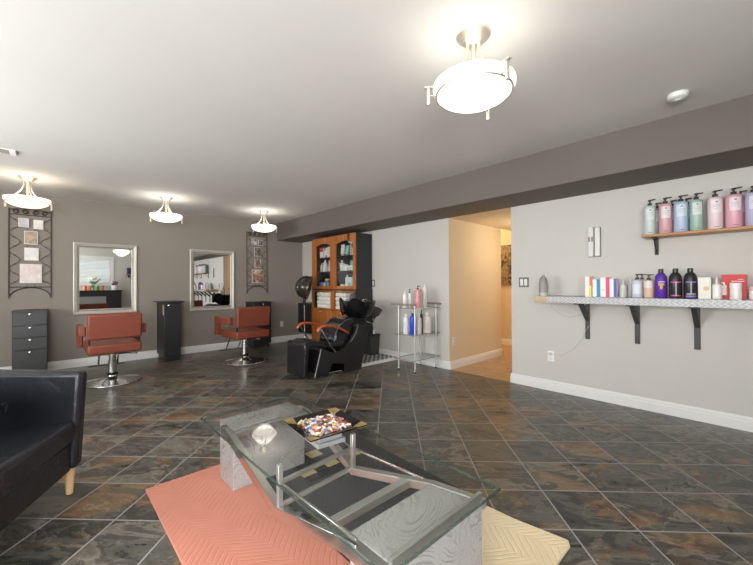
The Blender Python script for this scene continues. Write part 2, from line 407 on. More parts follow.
# ------------------------------------------------------------------ ceiling lights
def make_light(label, loc, rot, bowl):
    t = thing('ceiling_light', label, 'ceiling light', (loc[0], loc[1], CEIL), 0, 'semi-flush bowl ceiling lights')
    MB().lathe([(.001, -.052), (.03, -.05), (.05, -.042), (.068, -.022), (.084, -.010), (.086, 0)], n=32).build('canopy', M_nickel, t)
    s = MB().lathe([(.012, -.25), (.012, -.045)], n=14); s.build('stem', M_nickel, t)
    for k in range(3):
        a = rot+k*2*PI/3
        m = MB(); m.M = Matrix.Rotation(a+.35, 4, 'Z'); pts = []
        for i in range(9):
            q = i/8; r = .03+.145*q**2.1; pts.append((r, 0, -.045-.215*q**.85))
        m.tube(pts, .0085, 8); m.build('arm', M_nickel, t)
        m = MB(); m.M = Matrix.Rotation(a, 4, 'Z')
        m.box(.180, .248, -.012, .012, -.262, -.254).box(.222, .236, -.009, .009, -.348, -.262).box(.186, .224, -.004, .004, -.304, -.298)
        m.build('finial', M_nickel, t, bevel=.002)
    ring = MB(); ring.tube([(.187*math.cos(2*PI*i/48), .187*math.sin(2*PI*i/48), -.301) for i in range(49)], .006, 8)
    ring.build('ring', M_nickel, t)
    prof = [(.203, -.258), (.202, -.275), (.188, -.299), (.17, -.316), (.14, -.333), (.10, -.346), (.05, -.354), (.0005, -.356)]
    inner = [(r*.975, z+.006) for r, z in prof[::-1]]
    MB().lathe(prof[::-1]+[(.201, -.252)]+inner[::-1], n=48).build('glass_bowl', bowl, t)
    return t
LAMPS = [('nickel bowl ceiling light nearest the camera, above the coffee table end of the room', (1.595, .99), math.radians(12), M_bowl, .35, (1, .95, .88)),
         ('nickel bowl ceiling light at far left, above the drawer tower and iron photo hanger', (-.16, 5.77), math.radians(25), M_bowlwarm, 1.0, (1, .86, .68)),
         ('nickel bowl ceiling light in the middle of the back row, above the tall black station', (1.26, 5.79), math.radians(15), M_bowl, 1.0, (1, .94, .86)),
         ('nickel bowl ceiling light at the right of the back row, beside the bulkhead', (2.73, 5.78), math.radians(-5), M_bowl, 1.0, (1, .95, .88))]
LAMP_W = 1.9
for lab, loc, rot, bw, k, colr in LAMPS:
    t = make_light(lab, loc, rot, bw)
    ld = bpy.data.lights.new('bowl_bulbs', 'POINT'); ld.energy = LAMP_W*k; ld.color = colr; ld.shadow_soft_size = .16
    lo = bpy.data.objects.new('bowl_bulbs', ld); COL.objects.link(lo); lo.parent = t; lo.location = (0, 0, -.26)
    # stem sits at the centre, so the bulbs are three around it in life; one soft light stands for the glow
def other_light(name, typ, loc, e, colr, size=.1, rot=(0,0,0), sx=None, sy=None):
    ld = bpy.data.lights.new(name, typ); ld.energy = e; ld.color = colr
    if typ == 'POINT': ld.shadow_soft_size = size
    if typ == 'AREA': ld.shape = 'RECTANGLE'; ld.size = sx; ld.size_y = sy
    o = bpy.data.objects.new(name, ld); COL.objects.link(o); o.location = loc; o.rotation_euler = rot; return o
DAY = 4.
other_light('window_and_fill_light', 'AREA', ((VX0+VX1)/2, FRONTY-.45, 1.25), 135, (.98, .99, 1), rot=(PI/2+.42, 0, -.25), sx=1.4, sy=1.4)  # fill aimed upward through the added front window
for (a_, b_), e_ in zip(LW, (110, 110)): other_light('window_and_fill_light', 'AREA', (LEFTX-.5, (a_+b_)/2, 1.2), e_, (.98, .99, 1), rot=(0, -PI/2-.3, 0), sx=1.5, sy=b_-a_)  # fill aimed upward through the added left windows
other_light('window_and_fill_light', 'AREA', ((WX0+WX1)/2, FRONTY-.3, (WZ0+WZ1)/2+.1), DAY, (.93, .97, 1), rot=(PI/2, 0, 0), sx=1.9, sy=1.0)
other_light('hall_lamp', 'POINT', (5.95, 3.9, 2.15), 12, (1, .72, .36), .1)
other_light('hall_fill_light', 'POINT', (5.2, 2.2, 1.75), 5, (1, .9, .74), .15)  # added fill hanging free in the hallway, no fixture there

# small ceiling fittings
t = thing('smoke_detector', 'round white smoke detector on the ceiling beside the bulkhead', 'smoke detector', (3.11, .375, CEIL))
MB().lathe([(.001, -.04), (.035, -.038), (.052, -.028), (.056, -.012), (.056, 0)], n=28).build('body', M_white, t)
MB().lathe([(.001, -.046), (.018, -.045), (.02, -.038)], n=18).build('test_button', pm('d0d0ce', .4), t)
t = thing('ceiling_vent', 'small white ceiling vent at the left edge of the photo', 'vent', (-.31, 4.78, CEIL))
MB().box(-.12, .10, -.07, .07, -.008, 0).box(.06, .10, -.07, .07, -.016, -.008).build('frame', M_white, t, bevel=.002)
m = MB()
for i in range(6): m.box(-.105, .055, -.056+i*.02, -.046+i*.02, -.013, -.008)
m.build('louvre', pm('9a968f', .5), t)
MB().lathe([(.001, -.014), (.022, -.014), (.042, -.006), (.045, 0)], n=24).build('ceiling_sensor', pm('a9a7a3', .4), loc=(1.64, 4.93, CEIL))
tag(bpy.data.objects['ceiling_sensor'], 'small grey disc sensor on the ceiling in front of the back lights', 'sensor')

# ------------------------------------------------------------------ back wall: photo hangers, mirrors, towers
def make_hanger(label, x0, pics, cols, seed):
    W = .412; t = thing('photo_hanger', label, 'photo hanger', (x0, BACKY-.02, 1.012), 0, 'wrought iron photo hangers')
    m = MB()
    for x in (0, W): m.tube([(x, 0, 0), (x, 0, 1.205)], .0062, 8)
    arc = [(W/2+W/2*math.cos(a), 0, 1.175+.03*math.sin(a)) for a in [PI*i/12 for i in range(13)]]
    m.tube(arc, .005, 8); m.tube([(0, 0, 1.125), (W, 0, 1.125)], .005, 8); m.tube([(0, 0, .152), (W, 0, .152)], .006, 8)
    m.tube([(W/2+(W/2)*math.cos(a), 0, .0+.145*math.sin(a)) for a in [PI*i/14 for i in range(15)]], .006, 8)
    m.build('frame', M_iron, t)
    for s in (-1, 1):      # scrolls at the top
        for cx, r in ((.05, .034), (.14, .034)):
            pts = []
            for i in range(22):
                a = i/21*3.6*PI; rr = r*(1-.62*i/21)
                pts.append((W/2+s*(cx)+s*rr*math.cos(a), 0, 1.163+rr*math.sin(a)))
            MB().tube(pts, .0048, 6).build('scroll', M_iron, t)
    m = MB(); lf = MB()
    for s in (0, 1):
        X = (lambda q: q) if s == 0 else (lambda q: W-q)
        pts = []
        for i in range(65):
            z = 1.115-.955*i/64; pts.append((X(.052*(1-math.cos(2*PI*(1.115-z)/.239))), -.004, z))
        m.tube(pts, .0036, 6)
        for k in range(8):
            z = 1.115-.06-.1195*k; q = .052*(1-math.cos(2*PI*(1.115-z)/.239))
            lf.ball((X(q), -.008, z), .013, .006, .010, 8, 6)
        for k in range(4): m.tube([(X(.104), -.004, 1.115-.1195-.239*k), (X(.125), -.006, 1.115-.1195-.239*k)], .0036, 6)
    m.build('vine', M_iron, t); lf.build('leaves', pm('6d6862', .4, .5), t)
    for i, (a, b, c, d) in enumerate(pics):
        p = MB().box(a*W, b*W, -.014, -.004, c, d).build('picture', pm('e7e3dc', .5), t, bevel=.001)
        MB().box(a*W+.006, b*W-.006, -.016, -.0145, c+.006, d-.006).build('print', art('print_art', cols[i], 7, seed+i), p)
    for z in (.16, .43, .68, .915):
        for q in (.42, .6): MB().tube([(q*W, 0, z), (q*W, 0, z+.03)], .003, 6).build('picture_hook', M_iron, t)
    return t
def fz(y): return 1.205*(530-y)/(530-40)
fx = lambda x: (x-50)/223
P1 = [(fx(98), fx(153), fz(140), fz(92)), (fx(177), fx(231), fz(146), fz(95)), (fx(129), fx(201), fz(233), fz(160)), (fx(129), fx(206), fz(322), fz(252)), (fx(106), fx(223), fz(446), fz(342))]
pale = [(.3, 'ece6e2'), (.5, 'dccfcb'), (.7, 'bfb8bb')]
make_hanger('black iron vine photo hanger with pale prints above the drawer tower at left', -.363, P1,
    [[(.3, 'e8e6e8'), (.5, 'b7b4c0'), (.7, 'f0eeee')], [(.3, 'efe9e4'), (.7, 'd5c9be')], [(.3, '6b4a3c'), (.45, 'caa489'), (.6, '8a8f7a'), (.75, 'd8cfc2')], [(.3, 'efedeb'), (.6, 'dcd9d6')], [(.3, 'f1ebe8'), (.55, 'e2cfc9'), (.75, 'c7c3c4')]], 1.)
gx = lambda x: (x-42)/136; gz = lambda y: 1.205*(460-y)/(460-40)
P2 = [(gx(72), gx(106), gz(127), gz(88)), (gx(115), gx(149), gz(131), gz(92)), (gx(90), gx(134), gz(205), gz(145)), (gx(92), gx(134), gz(283), gz(224)), (gx(74), gx(149), gz(386), gz(297))]
make_hanger('black iron vine photo hanger with dark people prints, right of both mirrors', 2.842, P2,
    [[(.3, 'e8e6e8'), (.5, 'd0c0b8'), (.65, '4a4048')], [(.35, '2c2c30'), (.55, '8c8c90'), (.7, '303036')], [(.35, 'c9c8c2'), (.5, '3a3a38'), (.65, 'b9b8b0')], [(.4, 'dad6d6'), (.5, '3a3038'), (.62, 'b08878')], [(.35, 'e6dcd2'), (.5, 'b0896e'), (.62, '5c4038'), (.7, 'e8e2da')]], 9.)

def make_mirror(label, x0, x1, z0, z1, gname):
    cx = (x0+x1)/2; t = thing('wall_mirror', label, 'mirror', (cx, BACKY, z0), 0, gname)
    W, H = x1-x0, z1-z0; fw_ = .072
    m = MB()
    def rect(o, i, y0, y1):   # ring of four mitred rails between insets o and i with front depths
        a = [(-W/2+o, o), (W/2-o, o), (W/2-o, H-o), (-W/2+o, H-o)]; b = [(-W/2+i, i), (W/2-i, i), (W/2-i, H-i), (-W/2+i, H-i)]
        for k in range(4):
            j = (k+1) % 4
            m.add([(a[k][0], 0, a[k][1]), (a[j][0], 0, a[j][1]), (b[j][0], 0, b[j][1]), (b[k][0], 0, b[k][1]),
                   (a[k][0], y0, a[k][1]), (a[j][0], y0, a[j][1]), (b[j][0], y1, b[j][1]), (b[k][0], y1, b[k][1])],
                  [(0,1,2,3),(4,5,6,7),(0,1,5,4),(2,3,7,6),(1,2,6,5),(3,0,4,7)])
    rect(0, .014, -.030, -.036); rect(.014, .045, -.036, -.024); rect(.045, fw_, -.024, -.014)
    m.build('frame', pm('c4bfb4', .4, .25, var=.08, name='champagne_frame'), t, bevel=.002)
    b = MB(); nb = 38
    for k in range(nb):
        for s in (0, 1): b.ball((-W/2+.056+(W-.112)*k/(nb-1), -.025, .056 if s == 0 else H-.056), .0075, .006, .0075, 6, 4)
    nv = int(nb*H/W)
    for k in range(1, nv-1):
        for s in (-1, 1): b.ball((s*(W/2-.056), -.025, .056+(H-.112)*k/(nv-1)), .0075, .006, .0075, 6, 4)
    b.build('beading', pm('6f685c', .4, .3), t)
    MB().box(-W/2+fw_-.01, W/2-fw_+.01, -.010, -.004, fw_-.01, H-fw_+.01).build('mirror_glass', M_mirror, t)
    return t
make_mirror('silver beaded mirror on the back wall behind the nearer rust chair, left one', .283, 1.06, .757, 1.812, 'beaded wall mirrors')
make_mirror('silver beaded mirror on the back wall behind the turned rust chair', 1.83, 2.597, .727, 1.812, 'beaded wall mirrors')

def knob_mesh(p, loc):
    m = MB(); m.M = Matrix.Translation(loc) @ Matrix.Rotation(PI/2, 4, 'X')
    m.lathe([(.006, 0), (.006, .012), (.015, .018), (.016, .024), (.010, .029), (.0005, .03)], n=14); return m.build('knob', M_chrome, p, label='round pale metal knob')
def make_tower(name, label, x0, x1, y0, z1, cuts, mat, legs=True):
    t = thing(name, label, 'drawer unit', ((x0+x1)/2, (y0+6.75)/2, 0)); W = x1-x0; D = 6.75-y0; cy = t.location.y
    m = MB().box(-W/2, W/2, -D/2+.02, D/2, .07, z1-.02); m.build('carcass', mat, t, bevel=.003)
    MB().box(-W/2+.02, W/2-.02, -D/2+.05, D/2-.01, 0, .07).build('toe_kick', M_black, t)
    MB().box(-W/2-.004, W/2+.004, -D/2-.004, D/2, z1-.02, z1).build('top', mat, t, bevel=.003)
    for a, b in zip(cuts[:-1], cuts[1:]):
        d = MB().box(-W/2+.003, W/2-.003, -D/2, -D/2+.0195, a+.003, b-.003).build('drawer', mat, t, bevel=.003)
        knob_mesh(d, (0, -D/2, b-.028))
    return t
make_tower('drawer_tower', 'charcoal four-drawer tower on the back wall beneath the left iron photo hanger', -.315, .012, 6.37, .863, [.085, .36, .515, .67, .843], M_charcoal)
make_tower('drawer_tower', 'black drawer tower behind the farther rust chair, under the right iron photo hanger', 2.815, 3.16, 6.38, .862, [.085, .36, .61, .843], M_black)
# tall styling station between the two chairs
t = thing('styling_station', 'tall slim black station with flared top between the two mirrors', 'station', (1.445, 6.49, 0))
MB().box(-.115, .115, -.25, .25, .075, .90).build('body', M_black, t, bevel=.004)
MB().box(-.095, .105, -.235, .24, 0, .075).build('toe_kick', M_black, t)
MB().prism([(-.135, .905), (-.185, .925), (.175, .925), (.125, .905)], 'y', -.27, .255).build('top', M_black, t, bevel=.003)
MB().box(-.111, .111, -.265, -.2502, .085, .885).build('door', M_black, t, bevel=.003)
kk = knob_mesh(t, (-.06, -.265, .868)); kk['label'] = 'small chrome knob'
MB().box(-.118, -.1152, -.215, -.165, .72, .87).build('notice_card', pm('cbb493', .6), t, label='tan card on the side')
# wall cupboard in the corner behind the hood dryer
t = thing('wall_cupboard', 'black cupboard low on the right wall between the orange cabinet and the back corner', 'cupboard', (3.88, 6.07, .235))
MB().box(-.165, .199, -.235, .245, 0, .585).build('carcass', M_black, t, bevel=.004)
MB().box(-.18, -.166, -.232, .242, .006, .575).build('door', M_black, t, bevel=.003)
# hood dryer
hd = thing('hood_dryer', 'black hood hair dryer on a chrome pole beside the orange wood cabinet', 'hair dryer', (3.445, 5.655, 0))
m = MB().cyl((0, 0, .045), .03, .05, 14)
for k in range(5):
    a = k*2*PI/5+PI/5; m.tube([(0, 0, .07), (.17*math.cos(a), .17*math.sin(a), .048)], [.018, .012], 8).ball((.17*math.cos(a), .17*math.sin(a), .024), .02, .02, .024, 10, 6)
m.build('base', M_blackmetal, hd)
MB().cyl((0, 0, .07), .013, .80, 14).build('pole', M_chrome, hd)
MB().box(-.022, .022, -.022, .022, .80, 1.0).build('neck', M_blackplastic, hd, bevel=.008)
HM = Matrix.Translation((.02, -.02, 1.135)) @ Vector((-.74, .62, .22)).to_track_quat('Z', 'Y').to_matrix().to_4x4() @ Matrix.Scale(1.26, 4)
prof = [(.165*math.cos(a), .15*math.sin(a)) for a in [i/10*PI/2 for i in range(10)]]+[(.0005, .15)]
m = MB(); m.M = HM; m.lathe([(.165, -.05)]+prof+[(r*.95, z*.93) for r, z in prof[::-1]]+[(.157, -.05)], n=32)
m.build('hood', pm('35312e', .16, name='smoked_hood'), hd)
m = MB(); m.M = HM; m.lathe([(.158, -.056), (.172, -.055), (.172, -.036), (.166, -.034)], n=32)
m.build('trim_ring', pm('6a655f', .25, .7), hd)
m = MB(); m.M = HM; m.ball((0, 0, .105), .05, .05, .03, 14, 8)
m.build('heater', pm('8b8680', .3, .6), hd)

# ------------------------------------------------------------------ salon chairs
def make_salon_chair(label, loc, rz):
    t = thing('salon_chair', label, 'salon chair', loc, rz, 'rust hydraulic salon chairs')
    MB().lathe([(.295, 0), (.30, .008), (.295, .016), (.2, .034), (.10, .052), (.055, .075), (.05, .09), (.0005, .09)], n=48).build('base', M_chrome, t)
    MB().lathe([(.046, .08), (.046, .26), (.038, .262), (.038, .37), (.0005, .37)], n=24).build('post', M_chrome, t)
    MB().lathe([(.05, .085), (.058, .09), (.058, .115), (.05, .12)], n=24).build('collar', M_blackplastic, t)
    MB().box(-.12, .12, -.15, .13, .362, .385).build('seat_plate', M_blackmetal, t, bevel=.004)
    MB().box(-.258, .258, -.295, .27, .385, .50).build('seat', M_rust, t, bevel=.022, seg=3)
    m = MB(); m.M = Matrix.Translation((0, -.255, .55)) @ Matrix.Rotation(.10, 4, 'X')
    m.box(-.262, .262, -.035, .035, .005, .305); m.build('backrest', M_rust, t, bevel=.024, seg=3)
    m = MB()
    for s in (-1, 1): m.box(s*.24-.008, s*.24+.008, -.255, -.235, .45, .60)
    m.build('back_bracket', M_blackmetal, t)
    for s in (-1, 1):
        x0, x1 = (.263, .328) if s > 0 else (-.328, -.263)
        m = MB().prism([(-.17, .705), (.33, .705), (.33, .42), (.235, .42), (.235, .59), (-.17, .59)], 'x', x0, x1)
        m.build('armrest', M_rust, t, bevel=.014, seg=3)
    m = MB()
    for s in (-1, 1): m.tube([(s*.09, .1, .37), (s*.10, .30, .33), (s*.10, .42, .16), (s*.10, .44, .14)], .011, 8)
    m.tube([(-.2, .45, .14), (.2, .45, .14)], .013, 10); m.build('footrest', M_chrome, t)
    m = MB().tube([(.03, 0, .33), (.14, -.02, .335), (.26, .02, .315)], .008, 8); m.build('pump_lever', M_chrome, t)
    return t
ch = make_salon_chair('rust vinyl salon chair on chrome base in front of the left mirror', (.597, 5.42, 0), 0)
dup(ch, (2.245, 5.42, 0), math.radians(4), 'rust vinyl salon chair on chrome base in front of the right mirror, turned aside')

# ------------------------------------------------------------------ shampoo chair
sh = thing('shampoo_chair', 'black reclining shampoo chair with orange wood arms and attached black basin', 'shampoo chair', (2.8, 4.1, 0))
M_trim = pm('8d8d8c', .4, .5, name='dull_trim')
PAN = [(2.46, .02), (2.55, .36), (2.77, .28), (2.95, .33), (3.11, .52), (3.15, .64), (3.385, .60), (3.215, .0), (2.94, .0), (2.93, .12), (2.73, .15), (2.67, .02)]
for y0, y1 in ((3.80, 3.825), (4.265, 4.29)):
    MB().prism(PAN, 'y', y0, y1).build('side_panel', pm('222224', .4, name='black_panel'), sh, world=True, bevel=.004)
    yy = y0-.004 if y0 < 4 else y1+.004
    MB().tube([(2.46, yy, .015), (2.555, yy, .365)], .006, 8).build('chrome_trim', M_trim, sh, world=True)
    MB().tube([(3.09, yy, .62), (3.165, yy, .62), (3.12, yy, .50), (3.03, yy, .40)], .006, 8).build('chrome_trim', M_trim, sh, world=True)
m = MB().prism([(2.50, .05), (2.56, .33), (2.77, .28), (2.95, .33), (3.10, .48), (3.14, .60), (3.36, .58), (3.20, .02), (3.0, .02), (2.95, .16), (2.7, .18), (2.6, .05)], 'y', 3.83, 4.26)
m.build('frame', M_blackmetal, sh, world=True)
MB().box(2.70, 2.95, 3.84, 4.25, .012, .035).build('floor_bar', M_chrome, sh, world=True, bevel=.004)
m = MB().prism([(2.345, .43), (2.385, .452), (2.415, .43), (2.39, .014), (2.335, .014)], 'y', 3.845, 4.29)
m.build('leg_rest', M_vinylblack, sh, world=True, bevel=.02, seg=3)
m = MB().prism([(2.385, .38), (2.38, .44), (2.46, .465), (2.6, .445), (2.8, .41), (2.98, .42), (2.98, .34), (2.75, .335), (2.5, .385)], 'y', 3.85, 4.25)
m.build('seat', M_vinylblack, sh, world=True, bevel=.022, seg=3)
m = MB().prism([(2.86, .345), (2.81, .42), (2.835, .53), (2.91, .625), (3.01, .685), (3.11, .705), (3.18, .68), (3.15, .60), (3.06, .47), (3.0, .35)], 'y', 3.86, 4.24)
m.build('backrest', M_vinylblack, sh, world=True, bevel=.025, seg=4)
for yy in (3.87, 4.235): 
    MB().tube([(2.807, yy, .42), (2.832, yy, .53), (2.907, yy, .628), (3.008, yy, .69), (3.11, yy, .709)], .006, 8).build('piping', pm('5b6a75', .4), sh, world=True)
for yy in (3.80, 4.29):
    a = MB().tube([(2.50, yy, .585), (2.515, yy, .62), (2.57, yy, .645), (2.66, yy, .648), (2.76, yy, .63), (2.88, yy, .585), (3.0, yy, .52)], [.018, .03, .033, .03, .028, .026, .018], 12, flat=.62)
    a.build('armrest', M_armwood, sh, world=True)
    MB().tube([(2.55, yy, .62), (2.60, yy, .53), (2.70, yy, .38), (2.78, yy, .29)], .011, 8).build('arm_support', M_chrome, sh, world=True)
# basin: long tilted bowl with a neck notch, rim and rear drip shell
bz = thing('x', 'x', 'x')
bpy.data.objects.remove(bz)
def basin_mesh():
    m = MB(); m.M = Matrix.Translation((3.40, 4.06, .69)) @ Matrix.Rotation(-.04, 4, 'Y'); n, k = 40, 9; vs = []; fs = []
    def ring(r, z, lip):
        out = []
        for i in range(n):
            a = 2*PI*i/n; ca, sa = math.cos(a), math.sin(a)
            front = max(0, -ca)
            zz = z+lip*.07*math.exp(-((abs(a-PI)-.72)/.36)**2)-lip*.17*math.exp(-((a-PI)/.33)**2)
            out.append((r*ca*1.22-front**3*.035*lip, r*sa*1.08, zz))
        return out
    outer = [(.07, 0, 0), (.13, .01, 0), (.175, .05, 0), (.20, .11, .2), (.212, .18, .7), (.222, .225, 1), (.226, .235, 1)]
    inner = [(.212, .236, 1), (.2, .19, .7), (.185, .12, .2), (.15, .06, 0), (.07, .04, 0), (.0005, .04, 0)]
    rs = [ring(*q) for q in outer+inner]
    for r in rs: vs += r
    for j in range(len(rs)-1):
        for i in range(n): fs.append((j*n+i, j*n+(i+1) % n, (j+1)*n+(i+1) % n, (j+1)*n+i))
    fs.append(tuple(range(n))[::-1]); return m.add(vs, fs)
basin = basin_mesh().build('basin', pm('121214', .12, name='gloss_black_basin'), sh, world=True)
m = MB(); m.tube([(3.58, 4.08, .905), (3.55, 4.08, .945), (3.50, 4.08, .95), (3.47, 4.08, .91)], .011, 10).cyl((3.58, 4.02, .89), .018, .035, 14).cyl((3.58, 4.14, .89), .018, .035, 14)
m.build('faucet', M_chrome, basin, world=True)
m = MB().tube([(3.20, 4.06, .80), (3.23, 4.0, .77), (3.30, 3.97, .76), (3.36, 3.99, .80), (3.40, 4.05, .84)], .008, 8)
m.build('spray_hose', M_chrome, basin, world=True)
m = MB(); m.M = Matrix.Translation((3.66, 4.08, .755)) @ Matrix.Rotation(.45, 4, 'Y')
m.lathe([(.03, -.09), (.10, -.07), (.15, -.01), (.17, .07), (.162, .07), (.142, -.005), (.095, -.06), (.0005, -.075)], n=32, sx=.85)
m.build('drip_bowl', pm('4b4a47', .25, .3), sh, world=True, label='grey shell behind the basin')
MB().box(3.20, 3.44, 3.95, 4.25, .50, .70).build('basin_pedestal', M_blackmetal, sh, world=True, bevel=.02)
MB().tube([(3.40, 3.90, .64), (3.50, 3.88, .60), (3.58, 3.88, .70)], .012, 8).build('basin_strut', M_chrome, sh, world=True)

# checkered plinth mat by the wall, and the bin on it
def checker():
    t = NT('checker_vinyl'); ch_ = t.n('ShaderNodeTexChecker'); t.l(t.pos(), ch_.inputs[0]); ch_.inputs['Scale'].default_value = 22
    ch_.inputs['Color1'].default_value = lin('dcdad6'); ch_.inputs['Color2'].default_value = lin('3c3c3c')
    t.bsdf(ch_.outputs[0], .4, 0, t.noise(t.obj(), 20), .03); return t.m
mt = thing('checkered_platform', 'low white platform with black and white checkered top behind the shampoo chair', 'platform', (3.66, 4.19, 0))
MB().box(3.30, 4.06, 3.885, 4.49, 0, .04).build('base', M_white, mt, world=True, bevel=.003)
MB().box(3.33, 4.04, 3.915, 4.48, .04, .0425).build('vinyl_top', checker(), mt, world=True)
bn = thing('waste_bin', 'small black bin on the checkered platform against the wall behind the shampoo chair', 'bin', (3.90, 4.34, .0425))
MB().add([(-.09, -.08, 0), (.09, -.08, 0), (.09, .08, 0), (-.09, .08, 0), (-.105, -.095, .31), (.105, -.095, .31), (.105, .095, .31), (-.105, .095, .31)],
         [(0,1,2,3),(4,5,6,7),(0,1,5,4),(1,2,6,5),(2,3,7,6),(3,0,4,7)]).build('body', M_charcoal, bn, bevel=.012)
MB().box(-.112, .112, -.10, .10, .31, .33).build('lid', M_black, bn, bevel=.006)
t = thing('spray_bottle', 'small white spray bottle standing on the black bin', 'bottle', (3.93, 4.31, .3725))
MB().lathe([(.02, 0), (.022, .005), (.022, .05), (.010, .065), (.010, .075)], n=16).build('body', pm('e8e6e2', .4), t)
MB().lathe([(.012, .076), (.012, .095), (.004, .10), (.0005, .11)], n=12).build('nozzle', pm('b8b6b2', .4), t)

# ------------------------------------------------------------------ storage cabinet
cb = thing('storage_cabinet', 'tall orange wood cabinet with arched glass doors and black sides on the right wall', 'cabinet', (3.9, 5.15, 0))
Y0, Y1, YM, XF = 4.505, 5.80, 5.15, 3.70
XB = 4.062
def wm(*b): return MB().box(*b)
dk = pm('2e2f31', .5, name='dark_carcass')
m = wm(XF+.02, XB, Y0, Y0+.02, 1.10, 2.03).box(XF+.02, XB, Y1-.02, Y1, 1.10, 2.03).box(XF+.02, XB, Y0+.02, Y1-.02, 1.10, 1.12).box(XF+.02, XB, Y0+.02, Y1-.02, 2.01, 2.03).box(XB-.01, XB, Y0+.02, Y1-.02, 1.12, 2.01)
m.build('upper_carcass', dk, cb, world=True)
MB().box(XF+.10, XB, YM-.012, YM+.012, 1.12, 2.01).build('divider', dk, cb, world=True)
for z in (1.415, 1.675):
    for a, b in ((Y0+.02, YM-.012), (YM+.012, Y1-.02)): wm(XF+.045, XB-.01, a, b, z-.012, z).build('shelf', dk, cb, world=True)
def arch_door(a, b, oa, ob):
    z0, z1, g0, g1 = 1.10, 2.03, 1.155, 1.925
    m = MB().box(XF, XF+.02, a, oa, z0, z1).box(XF, XF+.02, ob, b, z0, z1).box(XF, XF+.02, oa, ob, z0, g0)
    N = 12; arc = [(oa+(ob-oa)*i/N, g1-.045+.045*math.sin(PI*i/N)) for i in range(N+1)]
    for i in range(N):
        (y0, za), (y1, zb) = arc[i], arc[i+1]
        m.add([(x, y, z) for x in (XF, XF+.02) for y, z in ((y0, za), (y1, zb), (y1, z1), (y0, z1))], [(0,1,2,3),(4,5,6,7),(0,1,5,4),(1,2,6,5),(2,3,7,6),(3,0,4,7)])
    d = m.build('door', M_oak, cb, world=True, sharp=.5)
    MB().box(XF+.009, XF+.012, oa-.005, ob+.005, g0-.005, g1).build('door_glass', M_clear, d, world=False, loc=None) if False else None
    g = MB().box(XF+.022, XF+.025, oa-.008, ob+.008, g0-.008, g1+.008).build('glass_pane', M_clear, cb, world=True); g.parent = d
    return d
arch_door(Y0, YM-.002, Y0+.062, 5.035); arch_door(YM+.002, Y1, 5.21, Y1-.14)
# base
m = wm(XF+.0, XB, Y0-.012, Y0+.012, 0, 1.08).box(XF+.02, XB, Y1-.012, Y1+.012, 0, 1.08).box(XB-.01, XB, Y0+.012, Y1-.012, .05, 1.08)
m.box(XF+.02, XB-.01, Y0+.012, Y1-.012, .73, .745).box(XF+.02, XB-.01, Y0+.012, Y1-.012, .05, .07)
m.build('base_carcass', dk, cb, world=True)
wm(XF-.01, XB, Y0-.016, Y1+.016, 1.08, 1.0995).build('counter', dk, cb, world=True)
ff = wm(XF, XF+.02, Y1-.06, Y1+.012, 0, 1.075).box(XF, XF+.02, YM-.055, YM+.055, .735, 1.075).box(XF, XF+.02, Y0+.012, YM-.055, 1.05, 1.075).box(XF, XF+.02, YM+.055, Y1-.06, 1.05, 1.075)
ff.box(XF, XF+.02, Y0+.012, YM-.055, .725, .75).box(XF, XF+.02, YM+.055, Y1-.06, .725, .75)
ff.build('face_frame', M_oak, cb, world=True, sharp=.5)
wm(XF+.02, XB-.01, YM-.01, YM+.01, .745, 1.08).build('cubby_divider', M_oak, cb, world=True)
for a, b, ky in ((Y0+.014, YM-.003, YM-.30), (YM+.003, Y1-.062, 5.46)):
    d = wm(XF-.018, XF-.0005, a, b, .07, .722).build('lower_door', M_oak, cb, world=True, bevel=.003)
    k = MB(); k.M = Matrix.Translation((XF-.018, ky, .695)) @ Matrix.Rotation(-PI/2, 4, 'Y'); k.ball((0, -.018, .012), .011, .02, .012, 10, 6).ball((0, .018, .012), .011, .02, .012, 10, 6)
    kb = k.build('knob', M_nickel, cb, world=True); kb.parent = d
# towels
def towel(y, z, r, lab, grp, mat, L=.26, nm='rolled_towel'):
    m = MB(); m.M = Matrix.Rotation(PI/2, 4, 'Y'); prof = [(.001, 0), (r*.5, -.004), (r*.92, .004), (r, .02), (r*1.02, L*.5), (r, L-.02), (r*.8, L), (.001, L)]
    m.lathe(prof, n=14)
    o = m.build(nm, mat, loc=None); o.location = (XF+.015, y, z); o.rotation_euler = (0, 0, 0)
    return tag(o, lab, 'towel', grp)
tl = 'white rolled towel stacked in the left open cubby of the orange cabinet'; tr_ = 'white rolled towel stacked in the right open cubby of the orange cabinet'
first = {}
def place_towel(key, y, z, lab, grp):
    if key not in first: first[key] = towel(y, z, .036, lab, grp, M_towel); return
    o = first[key].copy(); COL.objects.link(o); o.location = (XF+.015, y, z)
for i in range(6):
    for j in range(4):
        place_towel('a', 5.245+i*.0755+(.01 if j % 2 else 0), .784+j*.0735, tl, 'white towels in the left cubby')
for i in range(4):
    for j in range(4): place_towel('b', 5.05-i*.0755-(.006 if j % 2 else 0), .784+j*.0735, tr_, 'white towels in the right cubby')
def soft(name, lab, mat, c, d, seed):
    rnd = random.Random(seed); m = MB(); n, k = 12, 8; vs = []
    m.M = Matrix.Translation(c)
    prof = [(max(1e-3, math.sin(PI*j/k))**.6, -math.cos(PI*j/k)) for j in range(k+1)]
    vv = []
    for r, z in prof:
        for i in range(n):
            a = 2*PI*i/n; w = 1+rnd.uniform(-.1, .1); vv.append((d[0]*r*w*math.cos(a), d[1]*r*w*math.sin(a), d[2]*z*(1+rnd.uniform(-.06, .06))))
    fs = [(j*n+i, j*n+(i+1) % n, (j+1)*n+(i+1) % n, (j+1)*n+i) for j in range(k) for i in range(n)]
    m.add(vv, fs); o = m.build(name, mat, loc=c); return tag(o, lab, 'towel')
